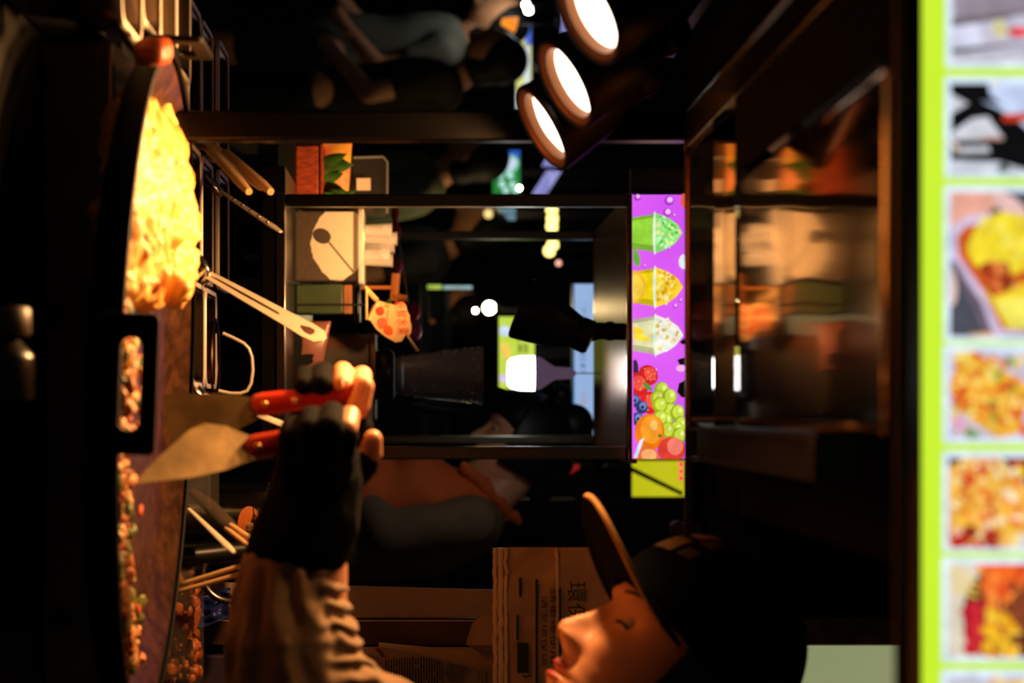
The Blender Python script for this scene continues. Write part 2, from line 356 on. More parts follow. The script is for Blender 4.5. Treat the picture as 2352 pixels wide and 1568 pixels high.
for i, (a_, b_) in enumerate(fr):
    v0 = 2171 - .006 * a_; v1 = 2560; pr = Print(LB - .0022); pr.rect_((222, 240, 255), a_, b_, v0, v1)
    pf = pr.build('picture_border', em, lb)
    rc = (a_ + 15, b_ - 12, v0 + 14, v1 - 16); u0, u1, w0, w1 = rc
    pr = Print(LB - .0026, rc, .00006)
    if i == 1 or i == 0:
        pr.rect_((196, 192, 210), u0, u1, w0, w1)
        pr.poly((150, 138, 150), [(u0, w0), (u0 + 190, w0 + 10), (u0 + 150, w0 + 80), (u0 + 120, w1), (u0, w1)])
        pr.poly((214, 216, 238), [(u0 + 150, w0), (u0 + 235, w0), (u0 + 205, w0 + 70), (u0 + 160, w0 + 60)])
        pr.poly((120, 108, 118), [(40, w0), (62, w0), (44, w0 + 120), (20, w0 + 200)])
        pr.poly((64, 54, 58), [(u1 - 32, w0), (u1 - 20, w0), (u1 - 42, w0 + 150), (u1 - 48, w0 + 190)])
        pr.poly((226, 220, 170), oval(66, 2296, 22, 17, .2)); pr.poly((232, 70, 84), oval(74, 2340, 12, 26)); pr.poly((222, 205, 150), oval(66, 2296, 12, 8))
        pr.poly((210, 210, 220), [(u1 - 10, w0), (u1, w0), (u1, w1), (u1 - 20, w1)])
    elif i == 2:
        pr.rect_((14, 14, 16), u0, u1, w0, w1)
        pr.poly((214, 216, 226), [(216, w0), (238, w0 + 40), (262, w0)])
        pr.poly((200, 214, 246), [(188, w0 + 85), (215, w0 + 90), (255, w0 + 130), (300, w0 + 180), (188, w0 + 180)])
        pr.poly((196, 214, 244), [(232, w0 + 70), (250, w0 + 110), (270, w0 + 140), (262, w0 + 150), (240, w0 + 110)])
        pr.poly((204, 62, 36), [(262, w0 + 120), (278, w0 + 118), (280, w0 + 190), (258, w0 + 190)])
        pr.poly((216, 218, 228), [(306, w0), (272, w0 + 50), (268, w0 + 85), (290, w0 + 100), (318, w0 + 122), (322, w0 + 70), (322, w0 + 10)])
        pr.poly((214, 160, 140), [(318, w0 + 60), (312, w0 + 70), (314, w0 + 118), (322, w0 + 118)])
        pr.poly((228, 204, 190), [(318, w0), (326, w0 + 10), (346, w0 + 22), (352, w0 + 14), (330, w0)])
        pr.poly((206, 208, 216), [(338, w0 + 20), (336, w0 + 86), (350, w0 + 90), (352, w0 + 22)])
        pr.poly((206, 210, 222), [(368, w0), (372, w0 + 110), (392, w0 + 180), (u1, w0 + 180), (u1, w0)])
        pr.poly((60, 70, 60), oval(386, w0 + 120, 10, 12, 0, 10, .4)); pr.poly((226, 180, 70), [(190, w0 + 92), (200, w0 + 100), (190, w0 + 110)])
        pr.poly((226, 222, 238), [(195, w0 + 180), (260, w0 + 200), (350, w0 + 260), (350, w1), (190, w1)])
    elif i == 3:
        pr.rect_((78, 80, 92), u0, u1, w0, w1)
        pr.poly((236, 170, 150), [(u0, w0), (525, w0), (505, w0 + 70), (470, w0 + 110), (u0, w0 + 130)])
        pr.poly((238, 196, 190), oval(476, w0 + 140, 50, 22, .9)); pr.poly((238, 202, 198), oval(655, w0 - 2, 48, 17, .1))
        pr.poly((214, 196, 226), [(590, w0), (520, w0 + 4), (496, w0 + 40), (490, w0 + 90), (770, w0 + 180), (770, w0 + 100), (690, w0 + 70)])
        pr.poly((120, 98, 116), [(600, w0 + 4), (600, w0 + 14), (770, w0 + 100), (770, w0 + 84)])
        pr.poly((206, 92, 34), [(590, w0 + 20), (545, w0 + 14), (520, w0 + 34), (514, w0 + 60), (540, w0 + 180), (760, w0 + 180), (756, w0 + 118), (660, w0 + 70)])
        pr.poly((246, 222, 50), oval(560, w0 + 130, 72, 88, .15, 22, .1)); food(pr, [(250, 232, 90), (244, 206, 44)], 26, 5, 12, (505, 610, w0 + 70, w0 + 180))
        pr.poly((246, 214, 50), [(660, w0 + 72), (756, w0 + 130), (756, w0 + 200), (650, w0 + 180)]); pr.poly((250, 236, 100), [(690, w0 + 100), (756, w0 + 140), (756, w0 + 190), (680, w0 + 180)])
        pr.poly((196, 84, 34), oval(640, w0 + 105, 38, 40, .3, 18, .3)); food(pr, [(226, 110, 50), (150, 50, 24), (232, 140, 70), (110, 40, 26)], 24, 4, 11, (612, 664, w0 + 75, w0 + 140))
        pr.poly((240, 170, 60), [(u1 - 4, w0 + 40), (u1, w0 + 40), (u1, w0 + 110), (u1 - 8, w0 + 90)])
    elif i == 4:
        pr.rect_((204, 200, 226), u0, u1, w0, w1)
        pr.poly((240, 176, 56), [(u0, w0 + 20), (u0, w0 + 60), (890, w0 + 190), (u1 - 10, w0 + 160), (u1, w0 + 110), (950, w0 + 30), (900, w0)])
        food(pr, [(244, 190, 60), (232, 120, 40), (250, 214, 90), (216, 70, 36), (252, 224, 120), (120, 160, 50), (240, 150, 50)], 120, 4, 10, (812, 990, w0 + 2, w0 + 170))
        pr.poly((236, 140, 190), [(955, w0), (968, w0 + 4), (985, w0 + 36), (970, w0 + 50)]); pr.poly((116, 150, 70), oval(994, w0 + 50, 14, 22, 0, 12, .4))
        pr.poly((206, 198, 214), [(946, w0), (950, w0 + 10), (1010, w0 + 110), (1010, w0 + 80)])
    elif i == 5:
        pr.rect_((20, 16, 18), u0, u1, w0, w1)
        pr.poly((240, 180, 80), [(1072, w0), (u0, w0 + 36), (u0, w0 + 120), (1130, w0 + 190), (u1, w0 + 190), (u1, w0)])
        pr.poly((226, 136, 46), [(u0, w0 + 70), (u0, w0 + 110), (1120, w0 + 190), (1110, w0 + 150)])
        pr.poly((248, 218, 170), [(u0, w0 + 108), (u0, w0 + 122), (1150, w0 + 200), (1135, w0 + 190)])
        food(pr, [(250, 196, 60), (236, 110, 40), (252, 224, 140), (206, 44, 34), (246, 170, 60), (255, 236, 200)], 130, 4, 10, (1060, 1250, w0 + 2, w0 + 170))
        food(pr, [(190, 34, 30), (236, 180, 150), (150, 50, 34)], 20, 6, 14, (1210, 1258, w0, w0 + 110)); pr.poly((240, 206, 60), oval(1084, w0 + 160, 11, 12))
        pr.poly((206, 216, 240), [(u1, w0 + 150), (1215, w0 + 180), (1220, w0 + 190), (u1, w0 + 162)])
    elif i == 6:
        pr.rect_((226, 214, 190), u0, u1, w0, w1)
        pr.poly((110, 50, 34), oval(1410, w0 + 165, 128, 132, 0, 30)); pr.poly((170, 26, 40), oval(1450, w0 + 90, 62, 48, .5))
        food(pr, [(176, 20, 44), (200, 40, 50), (150, 16, 36)], 24, 8, 16, (1395, 1500, w0 + 40, w0 + 110))
        food(pr, [(244, 110, 40), (232, 84, 34), (250, 140, 60)], 40, 9, 17, (1296, 1390, w0 + 80, w0 + 175)); food(pr, [(250, 196, 40), (244, 170, 30), (255, 214, 80)], 46, 6, 11, (1396, 1510, w0 + 85, w0 + 150))
        food(pr, [(140, 70, 40), (120, 56, 34)], 30, 4, 14, (1340, 1440, w0 + 140, w0 + 190))
        for q in range(3): pr.poly((238, 206, 90), [(1296 + q * 22, w0), (1304 + q * 22, w0), (1340 + q * 16, w0 + 60), (1334 + q * 16, w0 + 62)])
    else:
        pr.rect_((200, 200, 214), u0, u1, w0, w1); food(pr, [(244, 190, 90), (240, 160, 60), (250, 220, 130)], 60, 5, 12, (u0, u1, w0 + 90, w0 + 200))
    pr.build('food_picture', em, lb)
# ================================================================== stove and pan
st = thing('gas_stove', 'low dark steel stove under the big pan with two round knobs', 'stove', P(900, 75, 2.25))
SZ = ZC - .2935
MB().box((-.346, 2.24, CT + .001), (.31, 2.62, SZ)).build('body', M('stove_steel', (120, 100, 78), .36, 1, .25, 7, .1, 40), st, bevel=.004)
for u, v in ((720, 122), (1422, 140)):
    mb = MB(); mb.lathe([(0, 0), (.0095, 0), (.0105, .003), (.009, .016), (.0085, .018), (0, .018)], axis(P(u, v, 2.24), (0, -1, 0)), 24)
    mb.box((-.0016, -.009, .018), (.0016, .009, .021), axis(P(u, v, 2.24), (0, -1, 0))); mb.build('knob', black, st)
PC = P(890, 364, 2.3); TILT = Matrix.Translation(PC) @ Matrix.Rotation(.040, 4, 'Y') @ Matrix.Rotation(-.004, 4, 'X')
pan = thing('iron_pan', 'wide round black iron frying pan with slotted lug handles', 'pan', (PC.x, PC.y, SZ))
PR = .31
mb = MB(); mb.lathe([(0, -.024), (.262, -.024), (.285, -.018), (PR, -.001), (PR + .002, -.001), (PR + .003, -.004), (PR + .002, -.016), (.288, -.0272), (.262, -.0285), (0, -.0285)], TILT, 128)
mb.build('body', [M('seasoned_pan', (78, 48, 28), .4, .35, .45, 60, .5, 260)], pan)
mb = MB(); mb.lathe([(PR + .0045, .0022), (PR + .0075, .0016), (PR + .0078, -.003), (PR + .005, -.0165), (.289, -.0285), (.2885, -.0292), (.291, -.0295), (PR + .009, -.0172), (PR + .0105, -.003), (PR + .0095, .003), (PR + .005, .0038)], TILT, 128, close=True)
mb.build('outer_wall', black_iron, pan)
for ang in (-90, 180):
    mt = TILT @ Matrix.Rotation(math.radians(ang), 4, 'Z') @ frame((PR + .011, 0, 0), (0, 1, 0), (0, 0, 1))
    o_ = rrect(-.058, .058, -.022, .0345, .006); i_ = rrect(-.038, .038, .0035, .0205, .0075)
    mb = MB(); mb.plate(o_, i_, .006, mt); mb.build('lug_handle', black_iron, pan, smooth=False, bevel=.0012)
# mound of yellow cooked batter and cabbage
mb = MB()
def prof_v(u):                                    # ridge of the mound in the picture
    T = [(270, 368), (300, 392), (340, 412), (400, 436), (450, 444), (530, 452), (570, 440), (610, 446), (660, 444), (682, 424)]
    return interp(T, u)[0]
for i in range(430):
    u = R.uniform(276, 672); t = R.random()
    d = 2.07 + t * .35 + (.03 if u < 340 else 0)
    top = P(u, prof_v(u) + 4, 2.31).z; base = PC.z - .022 - .04 * (P(u, 0, d).x - PC.x)
    k = min(1, .12 + t * 1.25) if t < .78 else 1 - (t - .78) * 1.6
    r = R.uniform(.009, .021)
    z = base + (top - r - base) * (k * R.uniform(.82, 1.0) if R.random() < .75 else R.uniform(.2, k))
    x = (u - U0) * d / F
    if (Vector((x, d)) - Vector((PC.x, PC.y))).length > .285: continue
    sd = R.random() * 99
    mb.ell((x, d, z), (r * R.uniform(.9, 1.5), r * R.uniform(.8, 1.2), r * R.uniform(.7, 1.1)), Matrix.Rotation(R.uniform(0, 3), 4, Vector((R.random(), R.random(), R.random())).normalized()), 14, 9, fn=lambda q: 1 + .28 * noise.noise(q * 1.6 + Vector((sd, 0, 0))) + .1 * noise.noise(q * 4 + Vector((0, sd, 0))))
for a, b in (((648, 405), (690, 386)), ((660, 420), (684, 408)), ((655, 350), (676, 330))):
    mb.caps([(P(a[0], a[1], 2.17), .008), (P(b[0], b[1], 2.17), .005)])
MC_b = M('yellow_batter', (212, 126, 38), .45, 0, .2, 12, .3, 130, c2=(252, 216, 126)); MC_b.node_tree.nodes['Principled BSDF'].inputs['Subsurface Weight'].default_value = .5; MC_b.node_tree.nodes['Principled BSDF'].inputs['Subsurface Radius'].default_value = (.02, .014, .006)
mound = remesh(mb, .0022, 1).build('batter_mound', M('yellow_batter', (232, 158, 60), .45, 0, .2, 16, .25, 160, c2=(255, 226, 140)), fix=False, auto=180)
tag(mound, 'heaped golden yellow cooked batter mound in the black pan', 'food', kind='stuff')
# stir-fried scraps along the near side of the pan
mb = MB(); pal = [(206, 130, 80), (216, 160, 100), (226, 184, 130), (130, 140, 70), (176, 80, 44), (206, 150, 90), (96, 110, 54), (186, 110, 60)]
for i in range(900):
    u = R.uniform(690, 1600); d = 2.03 + abs(R.gauss(0, .05)) + .0000006 * (u - 900) ** 2
    x = (u - U0) * d / F
    if (Vector((x, d)) - Vector((PC.x, PC.y))).length > .268: d += .05; x = (u - U0) * d / F
    if (Vector((x, d)) - Vector((PC.x, PC.y))).length > .272: continue
    h = (.028 if (820 < u < 950) else .017 if u < 1240 else .012) * R.random()
    z = PC.z - .04 * (x - PC.x) - .021 + h
    r = R.uniform(.002, .0066); sd = R.random() * 50; nf = len(mb.f)
    mb.ell((x, d, z), (r * R.uniform(.8, 2.4), r * R.uniform(.7, 1.3), r * R.uniform(.5, .9)), Matrix.Rotation(R.uniform(0, 3), 4, Vector((R.random() - .5, R.random() - .5, 1)).normalized()), 9, 6, fn=lambda q: 1 + .3 * noise.noise(q * 1.5 + Vector((sd, 0, 0))))
    c = lin(R.choice(pal if u > 830 else pal + [(140, 150, 60), (210, 190, 110)]))
    for k in range(nf, len(mb.f)): mb.c[k] = c
tag(mb.build('fried_scraps', print_mat('fried_food', 0, .3, 140), fix=False), 'orange and green fried scraps along the near side of the pan', 'food', kind='stuff')
# bottle lying at the front edge of the counter
bt = thing('sauce_bottle', 'small blurred sauce bottle lying on the counter front edge', 'bottle', P(808, -70, 1.9))
ax = axis(Vector((P(775, 0, 1.9).x, 1.9, CT + .0255)), (1, 0, 0))
MB().lathe([(0, 0), (.012, 0), (.0135, .002), (.019, .008), (.0245, .014), (.025, .018), (.025, .046), (.023, .049), (0, .05)], ax, 32).build('bottle_body', M('amber_plastic', (40, 34, 26), .3, 0, .1), bt)
ax = axis(Vector((P(705, 0, 1.9).x, 1.9, CT + .0255)), (1, 0, 0))
MB().lathe([(0, 0), (.021, 0), (.0225, .002), (.0228, .02), (.021, .0225), (0, .0225)], ax, 32).build('cap', M('tan_cap', (76, 54, 30), .45, 0, .1), bt)
# ================================================================== food pans behind and beside the big pan
def make_tray(name, w, l, h, label, loc, group='steel food pans around the big pan'):
    t = thing(name, label, 'food pan', loc, group)
    o = Vector(loc); rr = lambda e, r: rrect(-w / 2 + e, w / 2 - e, -l / 2 + e, l / 2 - e, r, 4)
    rings = [(rr(0, .02), h - .002), (rr(.001, .019), h), (rr(.006, .016), h), (rr(.008, .015), h - .003), (rr(.013, .014), .004), (rr(.02, .01), .0012), (rr(.022, .01), 0), (rr(.012, .015), .002), (rr(.0068, .0165), h - .004)]
    n = len(rings[0][0]); mb = MB()
    vs = [o + Vector((x, y, z)) for L, z in rings[3:] for x, y in L]
    k = len(rings) - 3; fs = [(i * n + j, i * n + (j + 1) % n, (i + 1) * n + (j + 1) % n, (i + 1) * n + j) for i in range(k - 1) for j in range(n)]
    fs.append(tuple(range(2 * n, 3 * n)))
    fs = [f for f in fs]; mb.add(vs, fs); mb.build('pan_body', polished_pan, t, solid=.0008)
    mb = MB(); vs = [o + Vector((x, y, z)) for L, z in (rings[0], rings[1], rings[2], (rr(.006, .016), h - .0018), (rr(.0005, .02), h - .005)) for x, y in L]
    mb.add(vs, [(i * n + j, i * n + (j + 1) % n, ((i + 1) % 5) * n + (j + 1) % n, ((i + 1) % 5) * n + j) for i in range(5) for j in range(n)])
    mb.build('rim', rim_steel, t); return t
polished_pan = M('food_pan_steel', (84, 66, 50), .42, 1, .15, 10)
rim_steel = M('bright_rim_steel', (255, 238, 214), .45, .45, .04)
TH = .0975
cols = [(-.385, .148, 'column at the far left'), (-.226, .148, 'column behind the yellow mound'), (-.088, .118, 'column behind the slotted handle')]
rows = [(2.715, 'nearest of the'), (2.868, 'second of the'), (3.021, 'third of the')]
for ci, (x, w, cn) in enumerate(cols):
    for ri, (y, rn) in enumerate(rows):
        if ci == 2 and ri == 2: continue
        make_tray('steel_food_pan', w, .147, TH + .006 * (ri == 2) + (.004 if ci == 2 else 0), 'bright rimmed steel food pan, %s %s' % (rn, cn), (x, y, CT + .001))
rk = thing('added_pan_block', 'black block added for the dark below the food pans left of the big pan', 'rack', (-.43, 2.33, CT))  # added black block, stands in for the darkness below these pans
MB().box((-.52, 2.045, CT + .001), (-.352, 2.63, CT + .056)).build('block', black_iron, rk, bevel=.004); MB().box((-.525, 2.04, CT + .057), (-.349, 2.635, CT + .061)).build('top_plate', black_iron, rk)
for q, (x, y, lab) in enumerate(((-.405, 2.115, 'steel food pan with an orange chunk, left of the big pan'), (-.43, 2.264, 'empty steel food pan beside the left lug handle'), (-.43, 2.413, 'steel food pan at the left, just behind the lug handle'), (-.43, 2.562, 'steel food pan at the left, in front of the far left column'))):
    make_tray('steel_food_pan', .15, .145, .040, lab, (x, y, CT + .0615))
mb = MB(); mb.box((-.012, -.02, -.014), (.012, .02, .014), frame(P(118, 352, 2.11), (1, .2, .0), (0, 1, .2)))
tag(mb.build('carrot_chunk', M('orange_carrot', (190, 80, 30), .45, 0, .2, 40, .3), bevel=.008), 'orange carrot chunk standing in the front left food pan', 'vegetable')
# ------------------------------------------------------------------ utensils standing in the pans
handle_st = M('warm_handle_steel', (255, 236, 208), .35, .25, .05)
def utensil(name, label, cat, a, b, r0, r1, mat, group=None, n=10, flat=.5):
    t = thing(name, label, cat, a, group); a = Vector(a); b = Vector(b); L = b - a
    pts = [a + L * k / 8 for k in range(9)]; rs = [r0 + (r1 - r0) * k / 8 for k in range(8)] + [r1 * .55]
    MB().tube(pts, rs, n, flat=flat).build('handle', mat, t)
    return t
def spoon_head(t, a, dirv, mat, s=.022):
    mb = MB(); mt = axis(Vector(a), dirv); mb.ell(Vector(a), (s, s * .45, s * 1.35), mt, 16, 10); mb.build('bowl', mat, t)
g = 'utensils standing in the food pans'
t = thing('wooden_tongs', 'long bamboo tongs leaning out of the pans, leftmost of the utensils', 'tongs', P(330, 455, 2.80), g)
for (a, b) in (((322, 462), (440, 572)), ((352, 520), (440, 622))):
    p, q = P(*a, 2.80), P(*b, 2.66); MB().tube([p + (q - p) * k / 6 for k in range(7)], [.0056] * 6 + [.004], 10).build('arm', wood, t)
MB().tube([P(322, 462, 2.80), P(330, 480, 2.81), P(352, 520, 2.80)], .003, 8).build('spring_bend', wood, t)
t = utensil('steel_spoon', 'steel spoon handle with a bright end between the bamboo tongs arms', 'spoon', P(335, 480, 2.82), P(436, 600, 2.68), .003, .0045, handle_st, g)
spoon_head(t, P(325, 470, 2.835), (1, 0, 1), polished, .014)
t = utensil('serving_spoon', 'slim embossed steel spoon handle below the bamboo tongs', 'spoon', P(440, 508, 2.86), P(532, 645, 2.70), .003, .0042, handle_st, g)
spoon_head(t, P(425, 488, 2.87), (1, 0, 1), polished, .014)
for k in range(5): MB().ell(P(458 + k * 13, 538 + k * 19, 2.812 - k * .022), (.0018, .0018, .0028)).build('embossing', polished, t)
# ladle with a teardrop hole in the broad handle
t = thing('steel_ladle', 'broad bright steel ladle handle with a hole in its end', 'ladle', P(628, 470, 2.74), g)
A, B = P(628, 474, 2.74), P(778, 744, 2.60)
mt = frame(A, B - A, (1, -.5, -.75)); L = (B - A).length
outl = [(0, -.005), (L * .3, -.0068), (L * .7, -.0085), (L * .86, -.0098), (L * .96, -.0085), (L, -.003), (L, .003), (L * .96, .0085), (L * .86, .0098), (L * .7, .0085), (L * .3, .0068), (0, .005)]
hole = [(L * .80, -.001), (L * .80, -.0012), (L * .82, -.002), (L * .86, -.0042), (L * .905, -.004), (L * .918, -.0015), (L * .918, .0015), (L * .905, .004), (L * .86, .0042), (L * .82, .002), (L * .80, .0012), (L * .80, .001)]
MB().plate(outl, hole, .002, mt).build('handle', handle_st, t, bevel=.0006, smooth=False)
mb = MB(); mb.tube([mt @ Vector((L * q, 0, .0024)) for q in (.02, .3, .6, .76)], [.0026, .003, .003, .001], 8); mb.build('ridge', polished, t)
spoon_head(t, A - (B - A).normalized() * .02, B - A, polished, .02)
# wire handle of a strainer
t = thing('wire_strainer', 'wire loop handle of a strainer hooked over a food pan', 'strainer', P(830, 500, 2.86), g)
pts = [(765, 512), (775, 535), (788, 560), (800, 572), (820, 579), (850, 581), (880, 577), (897, 568), (903, 552), (903, 530), (897, 502)]
MB().tube([P(u, v, 2.84) for u, v in pts], .0021, 8).build('wire_handle', rim_steel, t)
MB().lathe([(.0, -.05), (.03, -.045), (.045, -.02), (.05, 0), (.052, .001), (.0515, .003), (.049, .002)], axis(P(830, 500, 2.90) + Vector((0, 0, -.004)), (0, 0, 1)), 32).build('bowl', polished_pan, t)
t = utensil('steel_spoon', 'short steel spoon handle above the red scraper handle', 'spoon', P(905, 470, 2.7), P(985, 678, 2.62), .003, .0055, handle_st, g)
spoon_head(t, P(899, 455, 2.71), (1, 0, 1), polished, .014)
# right-hand group
t = thing('chopsticks', 'pair of bamboo chopsticks rising behind the lower scraper blade, near the big ring handle', 'chopsticks', P(1345, 410, 2.64), 'pairs of chopsticks')
for a, b in (((1346, 402), (1300, 550)), ((1360, 402), (1316, 556))):
    MB().tube([P(*a, 2.65), P(*b, 2.62)], [.003, .0028], 10).build('stick', wood, t)
t = thing('chopsticks', 'pair of bamboo chopsticks with dark wrapped ends beside the glass jar label', 'chopsticks', P(1130, 455, 2.70), 'pairs of chopsticks')
for a, b in (((1206, 530), (1254, 602)), ((1214, 520), (1264, 584))):
    MB().tube([P(*a, 2.66), P(*b, 2.60)], [.0032, .003], 10).build('stick', wood, t)
MB().tube([P(1128, 442, 2.72), P(1160, 480, 2.70), P(1200, 520, 2.67), P(1216, 538, 2.655)], [.006, .009, .009, .006], 10, flat=.6).build('sleeve', M('grey_wrap', (70, 56, 46), .6), t)
t = utensil('butter_knife', 'flat steel knife leaning beside the wrapped chopsticks', 'knife', P(1168, 434, 2.66), P(1268, 538, 2.58), .002, .0045, handle_st, g)
MB().tube([P(1168, 434, 2.66), P(1140, 405, 2.68)], [.004, .002], 8, flat=.3).build('blade', polished, t)
def clear_tray(u0, u1, v0, v1, d, dep, label):
    t = thing('clear_food_box', label, 'food box', (P((u0 + u1) / 2, 0, d).x, d + dep / 2, CT), 'clear food boxes at the right')
    a = P(u0, v0, d); b = P(u1, v1, d); mb = MB(); o_ = rrect(a.x, b.x, d, d + dep, .008, 3); i_ = rrect(a.x + .002, b.x - .002, d + .002, d + dep - .002, .007, 3)
    mt = Matrix.Translation((0, 0, CT + .003)); mb.plate(o_, i_, b.z - CT - .003, mt); mb.prism(o_, .002, Matrix.Translation((0, 0, CT + .001))); mb.build('wall', clear, t)
    mb = MB(); o2 = rrect(a.x - .004, b.x + .004, d - .004, d + dep + .004, .01, 3); mb.plate(o2, o_, .002, Matrix.Translation((0, 0, b.z))); mb.build('rim', clear, t)
    return t
clear_tray(1060, 1180, 400, 480, 2.66, .1, 'clear plastic food box behind the scraper blades')
t = clear_tray(1312, 1575, 390, 440, 2.66, .12, 'clear plastic food box of orange relish at the right')
mb = MB()
for i in range(260):
    u = R.uniform(1320, 1568); d = R.uniform(2.672, 2.77); z = P(0, R.uniform(380, 436) if R.random() > .15 else 442, 2.7).z; r = R.uniform(.004, .009); sd = R.random() * 50
    mb.ell((P(u, 0, 2.68).x, d, z), (r, r * .8, r * .6), Matrix.Rotation(R.uniform(0, 3), 4, 'X'), 8, 6, fn=lambda q: 1 + .3 * noise.noise(q * 1.5 + Vector((sd, 0, 0))))
tag(mb.build('orange_relish', M('orange_relish', (150, 78, 26), .4, 0, .35, 80), fix=False), 'shredded orange relish filling the clear box at the right', 'food', kind='stuff')
# steel jar with an oval sticker
jd = 2.95
jar = thing('steel_jar', 'shiny steel jar with an oval orange and black sticker', 'jar', (P(1186, 0, jd).x, jd, CT))
jr = 76 * jd / F; jx = P(1186, 0, jd).x; jt = P(0, 610, jd).z - CT
MB().lathe([(0, .001), (jr * .96, .001), (jr, .004), (jr, jt), (jr * 1.03, jt + .002), (jr * 1.03, jt + .004), (jr, jt + .005), (jr * 1.03, jt + .007), (jr * 1.03, jt + .01), (jr * .9, jt + .012), (0, jt + .012)], Matrix.Translation((jx, jd, CT)), 48).build('body', polished, jar)
def on_cyl(pts, r, c):                            # outline (angle offset in metres, height) laid on the jar
    mb = MB(); n = len(pts); cx = sum(p[0] for p in pts) / n; cy = sum(p[1] for p in pts) / n; rings = []
    for q in (1, .66, .33):
        rings += [(cx + (x - cx) * q, cy + (y - cy) * q) for x, y in pts]
    rings.append((cx, cy))
    vs = [Vector((jx + math.sin(x / jr) * r, jd - math.cos(x / jr) * r, y)) for x, y in rings]
    fs = [(k * n + i, k * n + (i + 1) % n, (k + 1) * n + (i + 1) % n, (k + 1) * n + i) for k in range(2) for i in range(n)] + [(2 * n + i, 2 * n + (i + 1) % n, 3 * n) for i in range(n)]
    mb.add(vs, fs, lin(c)); return mb
pm = print_mat('paper_print', 0, .12, 120)
cz = P(0, 578, jd).z; stk = thing('x', '', '', (0, 0, 0)); bpy.data.objects.remove(stk)
jk = jd / F
for nm, c, pts, e in (('sticker', (206, 106, 40), oval(.008, cz, 42 * jk, 26 * jk, 0, 28), .0004), ('sticker_print', (22, 16, 14), [(.008 - 40 * jk, cz + 8 * jk), (.008 - 20 * jk, cz + 23 * jk), (.008, cz + 26 * jk), (.008 + 25 * jk, cz + 20 * jk), (.008 + 40 * jk, cz + 6 * jk), (.008 + 20 * jk, cz + 8 * jk), (.008 - 8 * jk, cz + 4 * jk)], .0007),
                      ('barcode', (214, 170, 110), [(.008 - 4 * jk, cz - 8 * jk), (.008 + 28 * jk, cz - 6 * jk), (.008 + 28 * jk, cz + 8 * jk), (.008 - 4 * jk, cz + 9 * jk)], .0010)):
    on_cyl(pts, jr + e, c).build(nm, pm, jar, fix=False)
for k in range(9): on_cyl([(.008 + (-2 + k * 3.2) * jk, cz - 7 * jk), (.008 + (-2 + k * 3.2 + 1 + k % 3 * .5) * jk, cz - 7 * jk), (.008 + (-2 + k * 3.2 + 1 + k % 3 * .5) * jk, cz + 7 * jk), (.008 + (-2 + k * 3.2) * jk, cz + 7 * jk)], jr + .0013, (50, 34, 24)).build('bar', pm, jar, fix=False)
# pot with a big ring handle, black tube handle
t = thing('black_pot', 'dark pot with a thick black side handle and large steel ring handle', 'pot', (P(1320, 0, 2.9).x, 2.9, CT))
MB().lathe([(0, .001), (.05, .001), (.055, .004), (.06, .055), (.062, .057), (.06, .058), (.057, .055), (.05, .006), (0, .005)], Matrix.Translation((P(1330, 0, 2.9).x, 2.95, CT)), 40).build('body', black_iron, t)
pts = []
for k in range(25):
    w = math.radians(-70 + 280 * k / 24); pts.append(P(1318 + 62 * math.sin(w), 528 - 62 * math.cos(w), 2.86))
MB().tube(pts, .0042, 10).build('ring_handle', steel, t)
MB().tube([P(1278, 405, 2.72), P(1272, 480, 2.74), P(1262, 560, 2.76), P(1262, 640, 2.78)], [.009, .0105, .0105, .009], 16).build('tube_handle', black, t)
# ------------------------------------------------------------------ board, ledge, paper, bags at the right
bd = thing('white_board', 'tall cream painted board standing behind the sleeve', 'board', P(1377, 440, 3.15))
mb = MB(); pts = [(1334, 380), (1420, 380), (1418, 1180), (1356, 1180)]
mt = Matrix(((1, 0, 0, 0), (0, 0, 1, 3.15), (0, 1, 0, 0), (0, 0, 0, 1)))
mb.prism([((u - U0) * 3.15 / F, max(CT + .001, ZC + (v - V0) * 3.15 / F)) for u, v in pts], .012, mt); mb.build('panel', M('cream_paint', (214, 178, 140), .55, 0, .06, 5), bd, bevel=.001)
mb = MB(); pxbox(mb, 1421, 1482, 400, 1160, 3.14, .03); 
mb.v = [Vector((p.x, p.y, max(p.z, CT + .001))) for p in mb.v]
mb.build('edge_rail', M('brown_rail', (92, 64, 52), .4, .3, .1), bd, bevel=.002)
mb = MB(); pxbox(mb, 1424, 1426, 430, 1150, 3.139, .001); mb.v = [Vector((p.x, p.y, max(p.z, CT + .001))) for p in mb.v]; mb.build('rail_edge', rim_steel, bd)
nd = 3.12
nw = thing('newspaper_sheet', 'folded newspaper sheet with small printed columns behind the forearm', 'newspaper', P(1560, 760, nd))
mb = MB()
def npap(i, j):
    u = 1486 + 330 * i; v = 640 + 520 * j
    return P(u, v, nd) + Vector((0, .006 * math.sin(i * 7 + j * 3), 0))
mb.grid(npap, 16, 16); mb.build('sheet', M('newsprint', (196, 160, 122), .7, 0, .08, 8), nw, solid=.001)
ink = M('newsprint_ink', (40, 26, 18), .8, 0, .1)
mb = MB(); 
for c in range(22):
    v = 885 + c * 6.2; u = 1512 + R.uniform(0, 6) - c * .45; 
    while u < 1600:
        w = R.uniform(2.2, 4.4); pxbox(mb, u, u + w, v, v + 3.1, nd - .011, .0004); u += w + R.uniform(.7, 1.6) + (R.random() < .04) * 8
mb.build('print_columns', ink, nw, smooth=False)['kind'] = 'stuff'
text('全面開IP', 'headline', (1530, 1570, 1113, 1122), nd, ink, nw, .011)
text('Skills and Tough', 'headline', (1526, 1566, 1104, 1110), nd, ink, nw, .011)
text('Intensive Care', 'headline', (1526, 1562, 1096, 1102), nd, ink, nw, .011)
